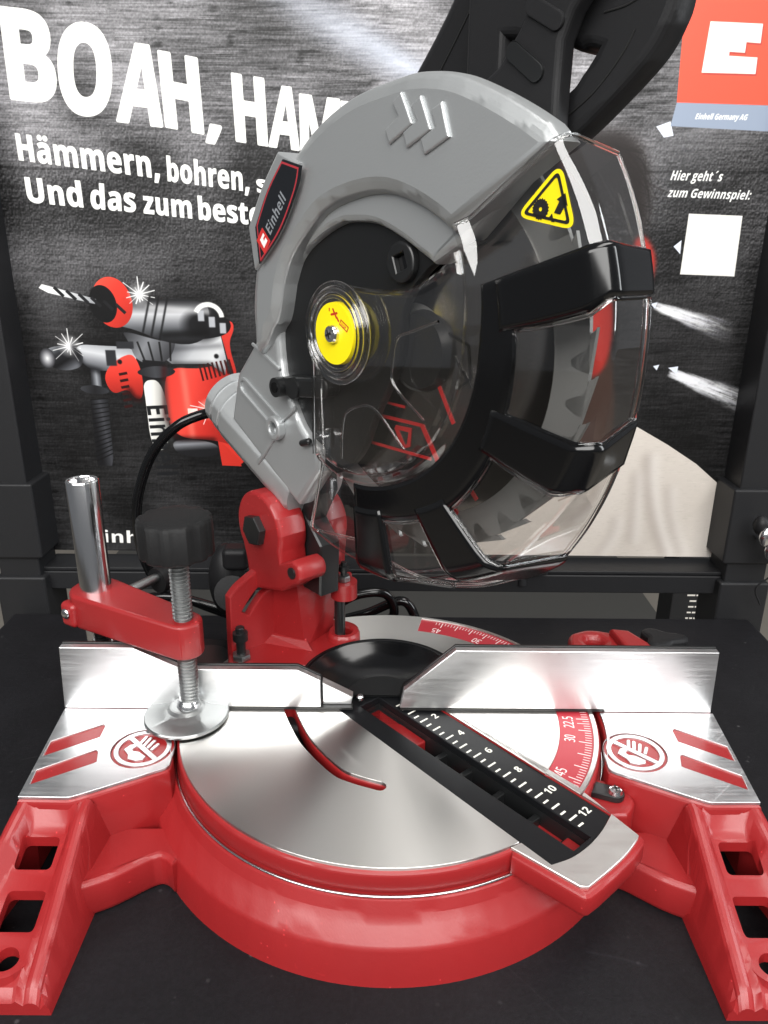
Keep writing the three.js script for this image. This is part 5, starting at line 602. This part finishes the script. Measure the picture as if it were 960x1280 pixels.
  // mains cable
  add(saw, 'mains_cable', tube([[-0.108, 0.142, -0.118], [-0.1244, 0.1374, -0.15], [-0.1454, 0.1293, -0.15], [-0.1657, 0.1091, -0.15], [-0.1797, 0.0763, -0.15], [-0.1828, 0.0517, -0.15], [-0.181, 0.0264, -0.152], [-0.172, 0.002, -0.156], [-0.15, -0.012, -0.16], [-0.11, -0.03, -0.165], [-0.06, -0.038, -0.17], [-0.02, -0.034, -0.16], [0.004, -0.018, -0.15], [-0.001, 0.002, -0.145], [-0.022, 0.0045, -0.14], [-0.05, -0.01, -0.135]], 0.0036, 12, false, 160), M.gloss);
  add(saw, 'mains_cable', tube([[-0.2, -0.012, -0.16], [-0.165, -0.006, -0.155], [-0.125, -0.014, -0.15], [-0.08, -0.03, -0.15], [-0.02, -0.02, -0.155], [0.012, -0.006, -0.15], [0.022, -0.022, -0.15], [0.03, -0.044, -0.155]], 0.0036, 12, false, 120), M.gloss);
}

// ---------------------------------------------------------------- hold-down clamp
{
  const rx = -0.1098, rz = 0.007, px = -0.1692, pz = -0.03;
  const c = thing('hold_down_clamp', 'screw clamp with red arm, black knob and steel foot disc on the left fence', 'clamp', [px, TB, pz]);
  const tubeG = outward(lathe([[0.0067, 0.115], [0.0067, 0.1262], [0.0071, 0.1268], [0.0083, 0.1268], [0.0087, 0.1262], [0.0087, -0.02], [0.0067, -0.02], [0.0067, 0.115]], 48)).translate(px, 0, pz);
  add(c, 'post', tubeG, M.chrome);
  add(c, 'post_bore', cyl(0.0068, 0.0068, 0.002, 30).translate(px, 0.1185, pz), M.ink);
  const arm = planX(shapeOf(plan((() => { const o = [], ang = Math.atan2(rz - pz, rx - px); for (let i = 0; i <= 20; i++) { const a = ang + Math.PI / 2 + Math.PI * i / 20; o.push([px + 0.0148 * Math.cos(a), pz + 0.0148 * Math.sin(a)]); } for (let i = 0; i <= 20; i++) { const a = ang - Math.PI / 2 + Math.PI * i / 20; o.push([rx + 0.0098 * Math.cos(a), rz + 0.0098 * Math.sin(a)]); } return o; })())), 0.041, 0.0615, 0.002, 4);
  const am = add(c, 'arm', arm, M.red);
  const adir = new THREE.Vector3(rx - px, 0, rz - pz).normalize(), an = new THREE.Vector3(-adir.z, 0, adir.x);
  const bossP = new THREE.Vector3(px, 0.049, pz).addScaledVector(adir, -0.006).addScaledVector(an, 0.0135);
  const bm = add(am, 'screw_boss', box(0.012, 0.015, 0.0075, 0, 0, 0, 0.003).applyQuaternion(new THREE.Quaternion().setFromUnitVectors(new THREE.Vector3(0, 0, 1), an)).translate(bossP.x, bossP.y, bossP.z), M.red);
  add(bm, 'cross_screw', new THREE.SphereGeometry(0.0032, 16, 10).scale(1, 1, 0.5).applyQuaternion(new THREE.Quaternion().setFromUnitVectors(new THREE.Vector3(0, 0, 1), an)).translate(bossP.x + an.x * 0.0042, bossP.y + 0.0015, bossP.z + an.z * 0.0042), M.steel);
  const ks = new THREE.Vector3(px, 0.0525, pz).addScaledVector(an, -0.015);
  add(c, 'locking_screw', cyl(0.003, 0.003, 0.03, 14).applyQuaternion(new THREE.Quaternion().setFromUnitVectors(new THREE.Vector3(0, 1, 0), an)).translate(ks.x - an.x * 0.01 + 0.004, ks.y, ks.z - an.z * 0.01), M.zinc);
  add(c, 'locking_knob', cyl(0.009, 0.008, 0.012, 20).applyQuaternion(new THREE.Quaternion().setFromUnitVectors(new THREE.Vector3(0, 1, 0), an)).translate(ks.x - an.x * 0.03 + 0.004, ks.y - 0.002, ks.z - an.z * 0.03), M.plastic);
  // threaded rod: real ridges
  const tp = [[0, 0.0095]]; const pitch = 0.0021; for (let y = 0.0095; y < 0.1; y += pitch) tp.push([0.0043, y], [0.0053, y + pitch * 0.4], [0.0053, y + pitch * 0.52], [0.0043, y + pitch * 0.94]); tp.push([0.0045, 0.102], [0, 0.102]);
  add(c, 'threaded_rod', lathe(tp, 32).translate(rx, 0, rz), M.zinc);
  const kn = []; for (let i = 0; i < 168; i++) { const a = i / 168 * 6.2832, f = Math.cos(12 * a), r = 0.0192 - 0.0011 * Math.max(0, -f) ** 1 - (f < -0.2 ? 0.0003 : 0); kn.push([rx + r * Math.cos(a), rz + r * Math.sin(a)]); }
  const knob = add(c, 'knob', planX(shapeOf(plan(kn)), 0.0985, 0.1195, 0.0022, 4, 0.8), M.rubber);
  add(knob, 'knob_crown', outward(lathe([[0, 0.1212], [0.008, 0.1210], [0.0145, 0.1202], [0.0172, 0.119], [0.0172, 0.117], [0, 0.117]], 60)).translate(rx, 0, rz), M.rubber);
  add(c, 'foot_disc', outward(lathe([[0, 0.0082], [0.0078, 0.0082], [0.0088, 0.0078], [0.0102, 0.0062], [0.0128, 0.0046], [0.0138, 0.0041], [0.0226, 0.0033], [0.0232, 0.0027], [0.0232, 0.0016], [0, 0.0016]], 80)).translate(rx - 0.0028, 0, rz), M.zinc);
  add(c, 'ball_cup', outward(lathe([[0, 0.0135], [0.0048, 0.0125], [0.006, 0.0105], [0.0066, 0.0082], [0, 0.008]], 40)).translate(rx - 0.0012, 0, rz), M.steel);
}
renderer.render(scene, camera);
